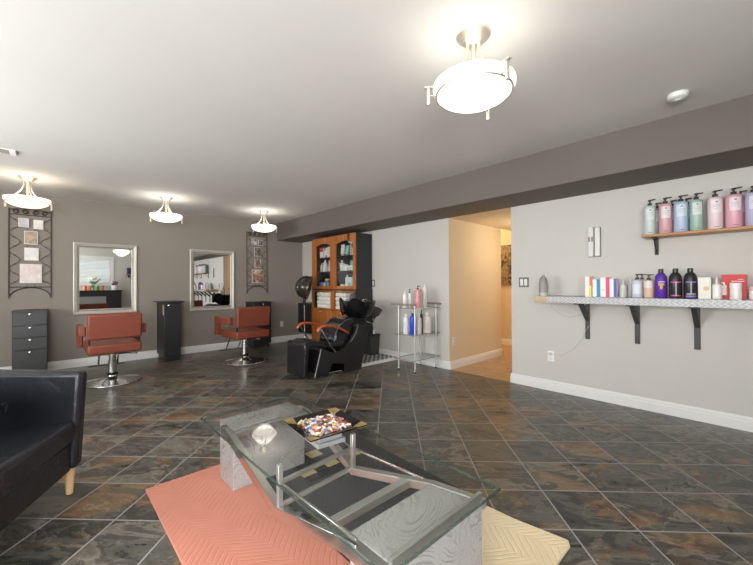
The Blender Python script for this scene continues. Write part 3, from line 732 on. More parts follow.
soft('folded_towel', 'purple grey bundled towel in the right cubby above the basin', pm('6e6470', .95, var=.2, bump=.5), (XF+.15, 4.69, .93), (.13, .065, .10), 3)
soft('folded_towel', 'rust brown bundled towel at the right end of the right cubby', pm('8a5a4c', .95, var=.2, bump=.5), (XF+.15, 4.57, .95), (.12, .042, .095), 4)
soft('folded_towel', 'dusty pink bundled towel under the purple towel in the right cubby', pm('a57668', .95, var=.2, bump=.5), (XF+.15, 4.66, .790), (.12, .085, .037), 5)
# steel plate on cabinet side
tag(MB().box(-.03, .03, -.003, 0, -.04, .04).build('switch_plate', pm('6a6a6a', .4), loc=(3.96, Y0-.0005, 1.19)), 'grey plate on the black side of the cabinet', 'plate')

# ------------------------------------------------------------------ generic products
def lathe_part(nm, prof, mat, t, n=20, sx=1, label=None): return MB().lathe(prof, n=n, sx=sx, sy=sx).build(nm, mat, t, label=label)
def bottle(name, label, loc, r, h, hexc, top='pump', topc='1c1c1e', lab=None, group=None, rough=.35, shoulder=.12, ang=PI, extra=None, clear=False, face=1.0):
    """h is the height of the body to the shoulder top; cap or pump goes above"""
    t = thing(name, label, 'bottle', loc, 0, group)
    mat = M_clear if clear else pm(hexc, rough, var=.03)
    sh_ = h*shoulder
    lathe_part('body', [(r*.92, 0), (r, .006), (r, h-sh_), (r*.93, h-sh_*.45), (r*.6, h-sh_*.08), (r*.36, h), (.0005, h)], mat, t)
    tm = pm(topc, .3)
    if top == 'pump':
        m = MB().lathe([(r*.38, h), (r*.38, h+.018), (r*.14, h+.02), (r*.14, h+.036), (r*.3, h+.037), (r*.3, h+.048), (.0005, h+.05)], n=14)
        m.box(-r*1.0, r*.2, -r*.13, r*.13, h+.040, h+.050); m.M = Matrix.Identity(4)
        o = m.build('pump', tm, t); o.rotation_euler = (0, 0, random.uniform(1.2, 2.2))
    elif top == 'cap': lathe_part('cap', [(r*.42, h), (r*.42, h+.03), (r*.36, h+.033), (.0005, h+.033)], tm, t)
    elif top == 'tall': lathe_part('cap', [(r*.38, h), (r*.36, h+.045), (r*.2, h+.05), (.0005, h+.05)], tm, t)
    elif top == 'nozzle': lathe_part('nozzle', [(r*.34, h), (r*.3, h+.02), (r*.1, h+.05), (.0005, h+.055)], tm, t)
    elif top == 'trigger':
        m = MB().lathe([(r*.3, h), (r*.3, h+.02), (.0005, h+.02)], n=12).box(-r*1.1, r*.5, -.008, .008, h+.022, h+.045).box(-r*.7, -r*.5, -.006, .006, h-.01, h+.022)
        m.build('trigger', tm, t)
    for (z0, z1, a, hx, nm) in (lab or []):
        q = r+(.0013 if nm in ('print_line', 'yellow_mark', 'print_mark') else .0006)
        m = MB().lathe([(q, z0*h), (q, z1*h)], n=14, a0=ang-a, a1=ang+a)
        m.build(nm, pm(hx, .45, var=.02), t)
    return t
def carton(name, label, loc, d, hexc, bands=(), group=None, rz=0, cat='box'):
    t = thing(name, label, cat, loc, rz, group)
    MB().box(-d[0]/2, d[0]/2, -d[1]/2, d[1]/2, 0, d[2]).build('carton', pm(hexc, .45, var=.02), t, bevel=.0015)
    for (y0, y1, z0, z1, hx) in bands:
        MB().box(-d[0]/2-.0008, -d[0]/2, (y0-.5)*d[1], (y1-.5)*d[1], z0*d[2], z1*d[2]).build('printed_panel', pm(hx, .45, var=.02), t)
    return t
def jar(name, label, loc, r, h, hexc, lidc, group=None):
    t = thing(name, label, 'jar', loc, 0, group)
    lathe_part('body', [(r*.95, 0), (r, .004), (r, h*.62), (r*.96, h*.66), (.0005, h*.66)], pm(hexc, .35), t)
    lathe_part('lid', [(r*1.03, h*.665), (r*1.03, h*.97), (r*.98, h), (.0005, h)], pm(lidc, .3), t); return t
def tube_(name, label, loc, r, h, hexc, capc, group=None):
    t = thing(name, label, 'tube', loc, 0, group); n = 16; vs = []
    for z, sx, sy in ((.03, r*.8, r*.8), (.05, r, r*.95), (h*.5, r*.75, r*1.1), (h, .002, r*1.25)):
        vs += [(sx*math.cos(2*PI*i/n), sy*math.sin(2*PI*i/n), z) for i in range(n)]
    fs = [(j*n+i, j*n+(i+1) % n, (j+1)*n+(i+1) % n, (j+1)*n+i) for j in range(3) for i in range(n)]+[tuple(range(n)), tuple(3*n+i for i in range(n))]
    MB().add(vs, fs).build('body', pm(hexc, .4), t); lathe_part('cap', [(r*.62, 0), (r*.7, .029), (.0005, .029)], pm(capc, .35), t); return t

# cabinet contents
CX = 3.80; G = 'products in the orange cabinet'
z1_, z2_, z3_ = 1.676, 1.416, 1.121
carton('product_box', 'white and red box on the top left shelf of the cabinet, left one', (CX, 5.575, z1_), (.07, .105, .185), 'e9e2e2', [(0, 1, .62, 1, 'c43a44')], G)
carton('product_box', 'white and red box on the top left shelf of the cabinet, right one', (CX, 5.445, z1_), (.07, .085, .18), 'ece6e4', [(.0, .5, 0, .25, 'c2424a'), (.5, 1, .75, 1, 'c43a44')], G)
carton('product_box', 'plain white box at the right of the top left cabinet shelf', (CX, 5.345, z1_), (.07, .08, .19), 'e4dedc', [(0, .3, .2, .9, 'd0b8b8')], G)
tube_('product_tube', 'white and gold tube on the top right cabinet shelf', (CX, 4.965, z1_), .042, .20, 'e2dcd8', 'c8a878', G)
tube_('product_tube', 'white and teal tube on the top right cabinet shelf', (CX, 4.845, z1_), .042, .175, '8cc4bc', '58a89c', G)
bottle('product_bottle', 'tan bottle on the top right cabinet shelf', (CX, 4.735, z1_), .026, .18, 'bfa184', 'cap', 'a08468', None, G)
bottle('product_bottle', 'pale pink bottle on the top right cabinet shelf', (CX, 4.665, z1_), .03, .13, 'd8c2c4', 'cap', 'd0b4b8', None, G)
bottle('product_bottle', 'white bottle with violet label at the end of the top right cabinet shelf', (CX, 4.595, z1_), .026, .13, 'ddd6d8', 'cap', '8a5a80', [(.3, .7, .9, '9a6a90', 'front_label')], G)
bottle('product_bottle', 'short tan and white bottle on the middle left cabinet shelf', (CX, 5.61, z2_), .03, .13, 'cfc4b4', 'cap', 'd8d2c8', None, G)
bottle('product_bottle', 'tall white bottle on the middle left cabinet shelf', (CX, 5.50, z2_), .04, .185, 'dcdad8', 'cap', 'c8a8a8', None, G)
bottle('product_bottle', 'slim grey bottle on the middle left cabinet shelf', (CX, 5.41, z2_), .028, .12, 'a8a4ac', 'cap', '8a888e', None, G)
carton('product_box', 'tall peach box on the middle left cabinet shelf', (CX, 5.32, z2_), (.06, .075, .20), 'e0b8a4', [(.1, .9, .1, .4, 'e6c8b8')], G)
bottle('product_bottle', 'white bottle with peach top on the middle right cabinet shelf', (CX, 4.985, z2_), .042, .14, 'dedcd8', 'tall', 'd0a890', None, G)
jar('product_jar', 'white jar on the middle right cabinet shelf', (CX, 4.885, z2_), .045, .11, 'e2e0dc', 'dcdad6', G)
jar('product_jar', 'grey white jar on the middle right cabinet shelf', (CX, 4.785, z2_), .042, .085, 'c4c4c8', 'd2d2d4', G)
carton('product_box', 'pale yellow and teal box on the middle right cabinet shelf', (CX, 4.70, z2_), (.05, .06, .17), 'd8d8b8', [(0, 1, .55, 1, '78b0b8')], G)
carton('product_box', 'blue and cream box on the middle right cabinet shelf', (CX, 4.635, z2_), (.05, .05, .18), '4a88b0', [(0, .4, .0, 1, 'd8d4b8')], G)
carton('product_box', 'white box at the end of the middle right cabinet shelf', (CX, 4.58, z2_), (.05, .045, .185), 'dfe4e6', [], G)
carton('product_box', 'blue printed box on the bottom left cabinet shelf', (CX, 5.585, z3_), (.10, .15, .10), '4058b8', [(0, .5, .3, 1, '8aa4d8'), (.2, .9, .0, .3, '6048b0')], G)
carton('product_box', 'blue and white striped box on the bottom left cabinet shelf', (CX, 5.435, z3_), (.10, .13, .095), 'a8bcd8', [(.1, .3, 0, 1, '4a68a8'), (.6, .8, .2, 1, 'dfe6ee')], G)
jar('product_jar', 'brown and cream jar resting on the striped box in the bottom left of the cabinet', (CX, 5.43, z3_+.0955), .05, .07, '8a7a68', 'c8bcae', G)
jar('product_jar', 'dark jar at the right of the bottom left cabinet shelf', (CX, 5.32, z3_), .035, .09, '3a3c48', '484a55', G)
jar('product_jar', 'low white jar on the bottom right cabinet shelf', (CX, 4.96, z3_), .055, .06, 'd8d0c4', 'c4b8a4', G)
bottle('product_bottle', 'tall white bottle on the bottom right cabinet shelf', (CX, 4.845, z3_), .036, .19, 'dce0e2', 'cap', 'c8d2d8', None, G)
bottle('product_bottle', 'white bottle with teal label on the bottom right cabinet shelf', (CX, 4.755, z3_), .04, .185, 'd2dde0', 'pump', '2a2c30', [(.15, .5, .9, '7ab4bc', 'front_label')], G)
bottle('product_bottle', 'slim gold can on the bottom right cabinet shelf', (CX, 4.67, z3_), .022, .22, 'c09a68', 'cap', 'b08850', None, G)
bottle('product_bottle', 'slim white and green can at the end of the bottom right cabinet shelf', (CX, 4.60, z3_), .024, .17, 'd8e0d8', 'cap', '3a6a50', [(.3, .6, .9, '6a9a7a', 'front_label')], G)

# ------------------------------------------------------------------ trolley
tr = thing('glass_trolley', 'chrome three-tier trolley with glass shelves against the pale wall', 'trolley', (3.76, 3.245, 0))
for x, y in ((3.545, 3.39), (3.55, 3.10), (3.99, 3.385), (4.0, 3.105)):
    l = MB().cyl((x, y, .05), .012, .85, 12).build('leg', M_satin, tr, world=True)
    c = MB(); c.ball((x, y, .026), .018, .012, .026, 12, 8).cyl((x, y, .045), .014, .012, 10); cc = c.build('caster', M_chrome, tr, world=True); cc.parent = l
for z in (.17, .50, .852):
    s = MB().box(3.49, 4.045, 3.07, 3.42, z, z+.008).build('shelf', M_clear, tr, world=True)
    m = MB().tube([(3.49, 3.07, z+.004), (4.045, 3.07, z+.004), (4.045, 3.42, z+.004), (3.49, 3.42, z+.004), (3.49, 3.07, z+.004)], .004, 6).build('shelf_edge', pm('9aa6a2', .2, .5), tr, world=True); m.parent = s
for x in (3.50, 4.035):
    MB().box(x-.017, x+.017, 3.05, 3.48 if x < 3.7 else 3.44, .893, .918).build('handle', pm('9c9086', .4, .4), tr, world=True, bevel=.006)
zt, zm = .8605, .5085
G = 'bottles on the chrome trolley'
bottle('lotion_bottle', 'white bottle with white nozzle on trolley top, leftmost', (3.556, 3.28, zt), .034, .19, 'e6e6e4', 'nozzle', 'eeeeec', None, G)
bottle('lotion_bottle', 'white pump bottle with black pump on trolley top', (3.628, 3.262, zt), .034, .20, 'e2e2e2', 'pump', '26262a', [(.2, .6, .8, 'd2d2d8', 'front_label')], G)
bottle('lotion_bottle', 'pink pump bottle on trolley top, nearest the front corner', (3.685, 3.165, zt), .036, .245, 'e79aa4', 'pump', '2a2a30', [(.3, .5, .8, 'efb4bc', 'front_label')], G)
bottle('lotion_bottle', 'clear bottle with red cap on trolley top', (3.806, 3.215, zt), .025, .21, 'cfcac4', 'cap', 'b8303c', [(.5, .75, .9, 'b89890', 'front_label')], G)
bottle('lotion_bottle', 'tall slim white bottle on trolley top, rightmost', (3.89, 3.21, zt), .032, .28, 'e9e7e2', 'cap', 'e9e7e2', None, G, shoulder=.05)
bottle('lotion_bottle', 'white bottle on trolley middle shelf, leftmost', (3.553, 3.262, zm), .042, .235, 'e6e6e6', 'cap', 'eceaea', [(.25, .7, .8, 'd6d6dc', 'front_label')], G)
bottle('lotion_bottle', 'bright blue bottle on trolley middle shelf', (3.580, 3.167, zm), .039, .25, '2448c8', 'cap', '1c389c', None, G)
bottle('lotion_bottle', 'white pump bottle on trolley middle shelf beside the blue bottle', (3.682, 3.14, zm), .035, .22, 'd4d0cc', 'tall', 'c8c4c0', None, G)
bottle('lotion_bottle', 'slim black bottle on trolley middle shelf', (3.76, 3.165, zm), .018, .27, '1e1e22', 'tall', '1e1e22', None, G)
bottle('lotion_bottle', 'large white jug bottle on trolley middle shelf, rightmost', (3.86, 3.15, zm), .06, .24, 'e4e2da', 'cap', 'f0f0ee', [(.2, .6, .9, 'd8d4c8', 'front_label')], G)

# ------------------------------------------------------------------ right wall shelves
ls = thing('wall_shelf', 'long white shelf edged in silver diamond plate on black brackets, lower one', 'shelf', (3.88, .3, 1.0))
SX = 3.70; ST = 1.045; SB = .985; SY0, SY1 = -1.15, 1.60
MB().box(SX+.004, WX-.002, SY0, SY1, SB, ST).build('board', M_endwood, ls, world=True)
MB().box(SX, SX+.0038, SY0, SY1-.13, SB-.001, ST+.001).box(SX, WX-.002, SY0, SY1-.0, ST+.0002, ST+.0012).build('metal_edging', M_plate, ls, world=True)
for y in (-.88, -.46, -.04, .38, .80, 1.22):
    m = MB().box(WX-.014, WX-.0005, y-.02, y+.02, .605, SB).box(SX+.03, WX-.014, y-.02, y+.02, SB-.013, SB-.0008)
    m.prism([(SX+.15, SB-.012), (SX+.21, SB-.012)]+[(WX-.013, .845), (WX-.013, .79)], 'y', y-.019, y+.019)
    m.build('bracket', M_charcoal, ls, world=True, bevel=.002)
us = thing('wall_shelf', 'tan wooden shelf of pump bottles high on the right wall', 'shelf', (3.97, .2, 1.58))
MB().box(3.865, WX-.0005, -.95, .725, 1.578, 1.60).build('board', M_shelfwood, us, world=True, bevel=.004)
for y in (.65, -.12, -.60):
    m = MB().box(WX-.012, WX-.0005, y-.013, y+.013, 1.43, 1.578).box(3.90, WX-.012, y-.013, y+.013, 1.566, 1.5775)
    m.tube([(WX-.01, y, 1.45), (3.95, y, 1.57)], .005, 6); m.build('bracket', M_blackmetal, us, world=True)
# upper pump bottles
G = 'pastel pump bottles on the upper shelf'; ZU = 1.6005
def salon_bottle(lab_, y, hexc, labc, x=3.95, r=.043, h=.265):
    return bottle('pump_bottle', lab_, (x, y, ZU), r, h, hexc, 'pump', '26262a', [(.5, .88, .75, labc, 'front_label'), (.07, .085, .35, '6a6a72', 'print_line'), (.80, .84, .16, '8a8c96', 'print_line'), (.73, .74, .42, 'a4a8b0', 'print_line'), (.68, .69, .5, 'a4a8b0', 'print_line'), (.62, .63, .38, 'b0b4ba', 'print_line')], G, shoulder=.1, ang=PI+.25, rough=.3)
salon_bottle('pale sage pump bottle at the left end of the upper shelf', .677, 'c3d2cf', 'dfe6e4')
salon_bottle('grey teal pump bottle standing behind the pale sage one on the upper shelf', .640, '93a8ac', 'cfd8da', 4.035, .035, .245)
salon_bottle('dusty pink pump bottle between the sage and blue bottles on the upper shelf', .568, 'd5a4a8', 'ecdfe0', r=.046)
salon_bottle('dusty pink pump bottle standing behind another, left of the blue bottle', .535, 'cc8d94', 'dccfd2', 4.04, .036, .25)
salon_bottle('powder blue pump bottle on the upper shelf, front one', .465, 'b2c3de', 'd8e2ee', r=.048)
salon_bottle('powder blue pump bottle standing behind the front blue one', .435, 'a3b4d0', 'd0d8e4', 4.04, .036, .25)
salon_bottle('soft green pump bottle on the upper shelf', .366, 'a3c0b2', 'd8e4de', r=.043)
salon_bottle('very pale pink pump bottle on the upper shelf', .253, 'e8d3d8', 'f2e6e9', r=.047)
salon_bottle('bright pink pump bottle on the upper shelf, front one', .147, 'e3acb8', 'f4dfe4', r=.049)
salon_bottle('bright pink pump bottle standing behind the front one', .110, 'dd93a8', 'e6ccd4', 4.04, .036, .25)
salon_bottle('lavender pump bottle at the right edge of the photo on the upper shelf', .040, 'b9b7d2', 'dcdbe8', r=.047, h=.26)

# lower shelf items
G = 'products on the diamond plate shelf'; ZL = 1.0465; LX = 3.86
t = thing('clipper_stand', 'grey pointed hair clipper on a stand at the left end of the lower shelf', 'hair clipper', (LX, 1.572, ZL))
MB().lathe([(.044, 0), (.046, .01), (.044, .035)], n=24, sx=1).build('base', pm('b9bfc0', .3), t)
MB().lathe([(.044, .0355), (.046, .10), (.042, .15), (.028, .19), (.012, .205), (.010, .22), (.0005, .222)], n=24).build('body', pm('989490', .45), t)
def carton2(lab_, y, w, h, white, colr, split=.45, x=LX, extra=()):
    return carton('colour_box', lab_, (x, y, ZL), (.06, w, h), white, [(0, split, 0, 1, colr)]+list(extra), 'hair colour boxes on the lower shelf')
carton2('white box with orange side, tallest of the small boxes on the lower shelf', 1.148, .060, .195, 'efeeea', 'e2694a', .36, x=3.90)
carton2('small white box with yellow side in front of the orange one', 1.132, .052, .105, 'f2f1ee', 'e8d628', .36, x=3.83)
carton2('white box with teal side on the lower shelf', 1.071, .062, .165, 'efeeea', '2a8fb4', .45)
carton2('white box with hot pink side on the lower shelf', 1.000, .074, .185, 'efeeea', 'ee3f73', .40, extra=[(.5, .9, .35, .37, 'e06080')])
carton2('white box with violet blue side on the lower shelf', .934, .055, .17, 'efeeea', '5a58c4', .42)
bottle('clear_spray_bottle', 'clear glass bottle with nozzle beside the violet box on the lower shelf', (LX, .862, ZL), .026, .115, 'd4d4d0', 'nozzle', 'd8d8d4', [(.1, .7, 2.8, 'cfcfca', 'front_label')], G)
bottle('clear_spray_bottle', 'small frosted bottle behind the clear bottle on the lower shelf', (3.98, .83, ZL), .024, .12, 'dcdcd6', 'tall', 'dcdcd6', None, G)
bottle('pump_bottle', 'white lavender pump bottle with black pump on the lower shelf', (LX, .757, ZL), .040, .16, 'ccd0e0', 'pump', '2a2426', [(.2, .75, .8, 'dfe2ec', 'front_label')], G)
bottle('pump_bottle', 'pale pump bottle standing behind the lavender one on the lower shelf', (3.99, .745, ZL), .036, .16, 'd4d4dc', 'pump', '3a3032', None, G)
bottle('pump_bottle', 'peach pump bottle with black pump on the lower shelf', (LX, .674, ZL), .037, .155, 'dfbfa8', 'pump', '2a2426', [(.55, .95, .8, 'e8e0da', 'front_label')], G)
bottle('shampoo_bottle', 'purple shampoo bottle with yellow mark on the lower shelf', (LX, .589, ZL), .0425, .215, '5e2fa6', 'cap', '1a1a1c', [(.62, .655, .6, 'c9b8e6', 'print_line'), (.35, .56, .22, 'd6a83a', 'yellow_mark'), (.50, .58, .5, 'd6a83a', 'yellow_mark')], G, shoulder=.33, ang=PI+.2)
bottle('shampoo_bottle', 'black shampoo bottle with pink bands on the lower shelf', (LX, .493, ZL), .0435, .215, '2c2b2d', 'cap', '1a1a1c', [(.60, .645, .85, 'd84a96', 'print_band'), (.08, .13, .85, 'd84a96', 'print_band'), (.08, .62, .10, 'a09ca0', 'print_mark')], G, shoulder=.33, ang=PI+.2)
bottle('shampoo_bottle', 'black shampoo bottle with violet bands on the lower shelf', (LX, .399, ZL), .0435, .215, '2c2b2d', 'cap', '1a1a1c', [(.60, .645, .85, '8a78d0', 'print_band'), (.05, .12, .85, '8a78d0', 'print_band'), (.16, .19, .7, 'd8d4c4', 'print_band'), (.2, .6, .10, 'a8a4a8', 'print_mark')], G, shoulder=.33, ang=PI+.2)
cbx = carton('product_box', 'cream box with pale orange dot on the lower shelf', (LX, .312, ZL), (.06, .076, .172), 'e9e7df', [], G)
m = MB(); m.M = Matrix.Translation((-.0308, -.012, .082)) @ Matrix.Rotation(-PI/2, 4, 'Y'); m.lathe([(.018, 0), (.018, .0006)], n=24); m.build('orange_dot', pm('eac08c', .5), cbx)
bottle('pump_bottle', 'white dispenser bottle between the cream and red boxes on the lower shelf', (LX, .242, ZL), .029, .12, 'e4e2dc', 'nozzle', 'e8e6e2', [(.1, .9, 1.0, 'eeeeea', 'front_label')], G, shoulder=.08)
rb = carton('gift_box', 'red gift box with white printed bottles on the lower shelf', (3.92, .148, ZL), (.06, .138, .19), 'c91a1c', [], G)
m = MB(); m.M = Matrix.Translation((-.031, .055, .03)); m.box(0, .0008, -.013, .013, 0, .075).box(0, .0008, -.005, .005, .075, .092).box(0, .0008, -.003, .018, .092, .10); m.build('printed_bottle', pm('f0ecea', .5), rb)
m = MB(); m.box(-.0309, -.0301, -.055, .015, .135, .140).box(-.0309, -.0301, -.05, -.02, .150, .154); m.build('printed_lines', pm('f2dcd8', .5), rb)
jar('treatment_jar', 'white jar in front of the red gift box on the lower shelf', (3.80, .136, ZL), .033, .125, 'efedea', 'f2f0ee', G)
jar('treatment_jar', 'small white jar with pink lid right of the red box, at the photo edge', (LX, .040, ZL), .03, .10, 'eae6e4', 'e0b8bc', G)
# continuation of both rows beyond the photo edge (seen again in the mirrors)
bottle('pump_bottle', 'grey pump bottle past the photo edge on the lower shelf', (LX, -.12, ZL), .045, .20, 'b8babd', 'pump', '26262a', None, G)
carton('product_box', 'red and white carton past the photo edge on the lower shelf', (LX, -.30, ZL), (.10, .14, .18), 'e8e4e2', [(0, 1, .5, 1, 'c8483e')], G)
bottle('pump_bottle', 'white pump bottle past the photo edge on the lower shelf', (LX, -.48, ZL), .045, .21, 'e6e6e4', 'pump', '3a3a80', None, G)
bottle('pump_bottle', 'grey silver bottle past the photo edge on the upper shelf', (3.95, -.10, ZU), .047, .25, '9a9a9c', 'pump', '26262a', None, G)
bottle('pump_bottle', 'white bottle past the photo edge on the upper shelf', (3.95, -.24, ZU), .047, .25, 'dcdcdc', 'pump', '26262a', None, G)

# wall plates and cords
def plate_(name, label, loc, w, h, rim, face, rockers, cat='switch', ax='x'):
    t = thing(name, label, cat, loc, {'x': 0, 'yb': -PI/2, 'yh': -PI/2}[ax])
    MB().box(-.006, 0, -w/2, w/2, -h/2, h/2).build('plate', pm(rim, .35), t, bevel=.0025)
    for (y, z, a, b, hx, nm) in rockers: MB().box(-.010, -.0062, y-a/2, y+a/2, z-b/2, z+b/2).build(nm, pm(hx, .4), t, bevel=.0015)
    return t
plate_('light_switch', 'double light switch in a dark grey frame beside the hallway opening', (WX, 1.884, 1.192), .118, .114, '6f6a62', 'e', [(-.024, 0, .034, .075, 'e6e4df', 'rocker'), (.024, 0, .034, .075, 'e6e4df', 'rocker')])
plate_('light_switch', 'light switch in dark frame behind the grey clipper at the shelf end', (WX, 1.665, 1.175), .075, .118, '6f6a62', 'e', [(0, 0, .034, .075, 'e6e4df', 'rocker')])
plate_('light_switch', 'light switch with dark surround on the wall beside the cabinet', (WX, 4.485, 1.20), .07, .115, '4a4845', 'e', [(0, 0, .045, .08, 'd8d6d0', 'rocker')])
pl = plate_('power_outlet', 'white wall outlet with a plug near the floor under the lower shelf', (WX, 1.587, .378), .07, .115, 'f0f0ee', 'e', [(0, .026, .034, .034, 'e2e2e0', 'socket'), (0, -.026, .034, .034, 'e2e2e0', 'socket')], 'outlet')
MB().box(-.035, -.0105, -.01, .018, .012, .04).build('plug', pm('d6d6d4', .4), pl, bevel=.003)
plate_('power_outlet', 'white outlet on the back wall between the drawer tower and the corner', (3.58, BACKY, .372), .07, .115, 'e2e0dc', 'e', [(0, .026, .034, .034, 'd2d0cc', 'socket'), (0, -.026, .034, .034, 'd2d0cc', 'socket')], 'outlet', 'yb')
plate_('power_outlet', 'white outlet on the cream hallway wall', (4.19, 2.937, .375), .07, .115, 'ece8de', 'e', [(0, .026, .034, .034, 'd8d4ca', 'socket'), (0, -.026, .034, .034, 'd8d4ca', 'socket')], 'outlet', 'yh')
for o in COL.objects:
    if o.get('label', '').startswith(('white outlet on',)): o.rotation_euler = (0, 0, PI/2)
t = thing('wall_intercom', 'white twin-handset wall unit above the lower shelf on the right wall', 'wall unit', (WX, 1.15, 1.44))
MB().box(-.012, 0, -.057, .057, 0, .30).build('backplate', pm('8a8884', .4, .4), t, bevel=.004)
MB().box(-.04, -.0125, -.012+.015, .05, .006, .305).build('handset', pm('dcdcd8', .35), t, bevel=.008, seg=3)
MB().box(-.032, -.0125, -.052, -.008, .012, .295).build('cover', pm('e4e0d8', .35), t, bevel=.004)
m = MB().box(-.0415, -.0402, .006, .02, .155, .205).box(-.0415, -.0402, .032, .046, .155, .205); m.build('button', pm('84706a', .4), t)
cord = MB().tube([(WX-.006, 1.60, 1.0), (WX-.005, 1.56, .90), (WX-.005, 1.46, .83), (WX-.005, 1.40, .815), (WX-.005, 1.33, .835), (WX-.005, 1.245, .87)], .0022, 6)
cord.tube([(WX-.018, 1.19, .76), (WX-.018, 1.23, .70), (WX-.006, 1.27, .60), (WX-.005, 1.36, .48), (WX-.005, 1.47, .40), (WX-.038, 1.58, .404)], .0022, 6)
cord.build('power_cord', pm('b8b6b2', .5), pl, world=True)
# hallway picture
pc = thing('canvas_picture', 'brown and cream canvas picture on the far hallway wall', 'picture', (6.55, 3.36, 1.15))
MB().box(-.035, -.001, -.20, .13, 0, .775).build('canvas', pm('4a3a28', .6), pc)
MB().box(-.0365, -.0352, -.195, .125, .005, .77).build('painting', art('hall_art', [(.3, '1e1814'), (.45, '4a3a2c'), (.55, '9a8868'), (.7, '2a2018')], 7, 3.), pc)

# ------------------------------------------------------------------ armchair
A = thing('tub_armchair', 'black leather tub armchair with pale wooden legs at left', 'armchair', (-.019, 2.363, 0), math.radians(-28))
# local: +x faces forward, y across
def rounded(name, mat, poly, ax, a, b, bev=.03, parent=A, lab=None): return MB().prism(poly, ax, a, b).build(name, mat, parent, bevel=bev, seg=4, label=lab)
for s in (1, -1):
    y0, y1 = (.285, .37) if s > 0 else (-.37, -.285)
    rounded('arm', M_leather, [(.005, .145), (.035, .688), (-.35, .715), (-.72, .77), (-.72, .145)], 'y', y0, y1, .028)
rounded('backrest', M_leather, [(-.58, .145), (-.60, .76), (-.71, .77), (-.715, .145)], 'y', -.284, .284, .025)
rounded('base', M_leather, [(-.012, .145), (-.012, .30), (-.58, .30), (-.58, .145)], 'y', -.283, .283, .012)
rounded('seat_cushion', M_leather, [(.012, .302), (.012, .425), (-.57, .41), (-.57, .302)], 'y', -.28, .28, .03)
for x, y in ((-.05, .325), (-.05, -.325), (-.63, .325), (-.63, -.325)):
    MB().lathe([(.015, 0), (.017, .004), (.026, .15), (.0005, .15)], (x+.01*(1 if x > -.3 else -1), y, 0), 16).build('leg', M_beech, A)

# ------------------------------------------------------------------ rug and coffee table
rg = thing('area_rug', 'area rug in salmon pink, black and cream panels under the coffee table', 'rug', (1.07, 1.49, 0))
RZ = .014
def panel(poly, mat, lab): 
    MB().prism(poly, 'z', 0, RZ).build('rug_panel', mat, rg, world=True, bevel=.005, label=lab)
panel([(.42, .585), (.932, .585), (.932, 2.40), (.415, 2.40)], M_rugpink, 'salmon pink carved pile panel')
panel([(.9325, 1.08), (1.72, 1.08), (1.775, 2.40), (.9325, 2.40)], M_rugblack, 'black pile panel')
panel([(.9325, .585), (1.70, .585), (1.735, .605), (1.70, .84), (1.69, 1.0795), (.9325, 1.0795)], M_rugcream, 'cream carved pile panel')

for x, y in ((1.184, 1.925), (1.364, 1.927), (1.550, 1.927), (1.348, 2.10)):
    MB().box(x-.047, x+.047, y-.047, y+.047, RZ-.004, RZ+.0006).build('tan_square', pm('c9b98c', .9, bump=.3), rg, world=True, label='tan square on the black panel')

ct = thing('coffee_table', 'rectangular glass coffee table on wavy grey granite blocks with chrome rails', 'coffee table', (.95, 1.43, RZ+.001))
GX0, GX1, GY0, GY1, GZ = .655, 1.24, .672, 2.195, .402
g = MB().box(GX0, GX1, GY0, GY1, GZ, GZ+.010).build('glass_top', M_tableglass, ct, world=True)
m = MB(); e = .004
for b in ((GX0-e, GX1+e, GY0-e, GY0-.0003), (GX0-e, GX1+e, GY1+.0003, GY1+e), (GX0-e, GX0-.0003, GY0, GY1), (GX1+.0003, GX1+e, GY0, GY1)): m.box(*b, GZ, GZ+.010)
eo = m.build('glass_edge', M_edge, ct, world=True, label='green polished glass edge'); eo.parent = g
LB = (.770, 1.232, 2.025, 2.23); 
MB().box(*LB, RZ+.001, .362).build('granite_block', M_granite, ct, world=True, bevel=.004)
MB().prism([(.73, .712), (1.187, .712), (1.142, .925), (.73, .925)], 'z', RZ+.001, .362).build('granite_block', M_granite, ct, world=True, bevel=.004)
# side rails: from block to block, dipping at the posts
def rail(pts, side):
    m = MB(); vs = []; w = .034; hh = .05 if side < 0 else .034
    for i, p in enumerate(pts):
        x, y, z = p
        vs += [(x-w/2, y, z-hh), (x+w/2, y, z-hh), (x+w/2, y, z), (x-w/2, y, z)]
    fs = [(0,1,2,3), tuple(4*(len(pts)-1)+i for i in (3,2,1,0))]
    for j in range(len(pts)-1):
        for i in range(4): fs.append((4*j+i, 4*j+(i+1) % 4, 4*j+4+(i+1) % 4, 4*j+4+i))
    m.add(vs, fs); m.build('side_rail', M_chrome if side < 0 else M_satin, ct, world=True, bevel=.002)
rail([(.752, 2.12, .365), (.752, 2.02, .362), (.676, 1.30, .302), (.712, .92, .362), (.712, .715, .362)], -1)
rail([(1.246, 2.12, .365), (1.246, 2.02, .362), (1.08, 1.335, .302), (1.13, .99, .362), (1.162, .925, .362), (1.206, .715, .362)], 1)
PL, PR = (.677, 1.30), (1.076, 1.335)
for x, y in (PL, PR): MB().box(x-.010, x+.010, y-.010, y+.010, .295, .462).build('post', M_satin, ct, world=True, bevel=.002)
def bar(name, a, b, w, h, mat=M_satin):
    a, b = Vector(a), Vector(b); d = b-a; m = MB(); m.M = Matrix.Translation((a+b)/2) @ d.to_track_quat('X', 'Z').to_matrix().to_4x4()
    m.box(-d.length/2, d.length/2, -w/2, w/2, -h/2, h/2); return m.build(name, mat, ct, world=True, bevel=.002)
bar('cross_bar', (PL[0], PL[1], .392), (PR[0], PR[1], .392), .016, .016); bar('cross_bar', (PL[0], PL[1], .30), (PR[0], PR[1], .30), .016, .016)
bar('brace_rod', (PL[0], PL[1], .392), (.715, .87, .372), .010, .010, M_chrome); bar('brace_rod', (PR[0], PR[1], .392), (1.135, .95, .375), .010, .010, M_chrome)
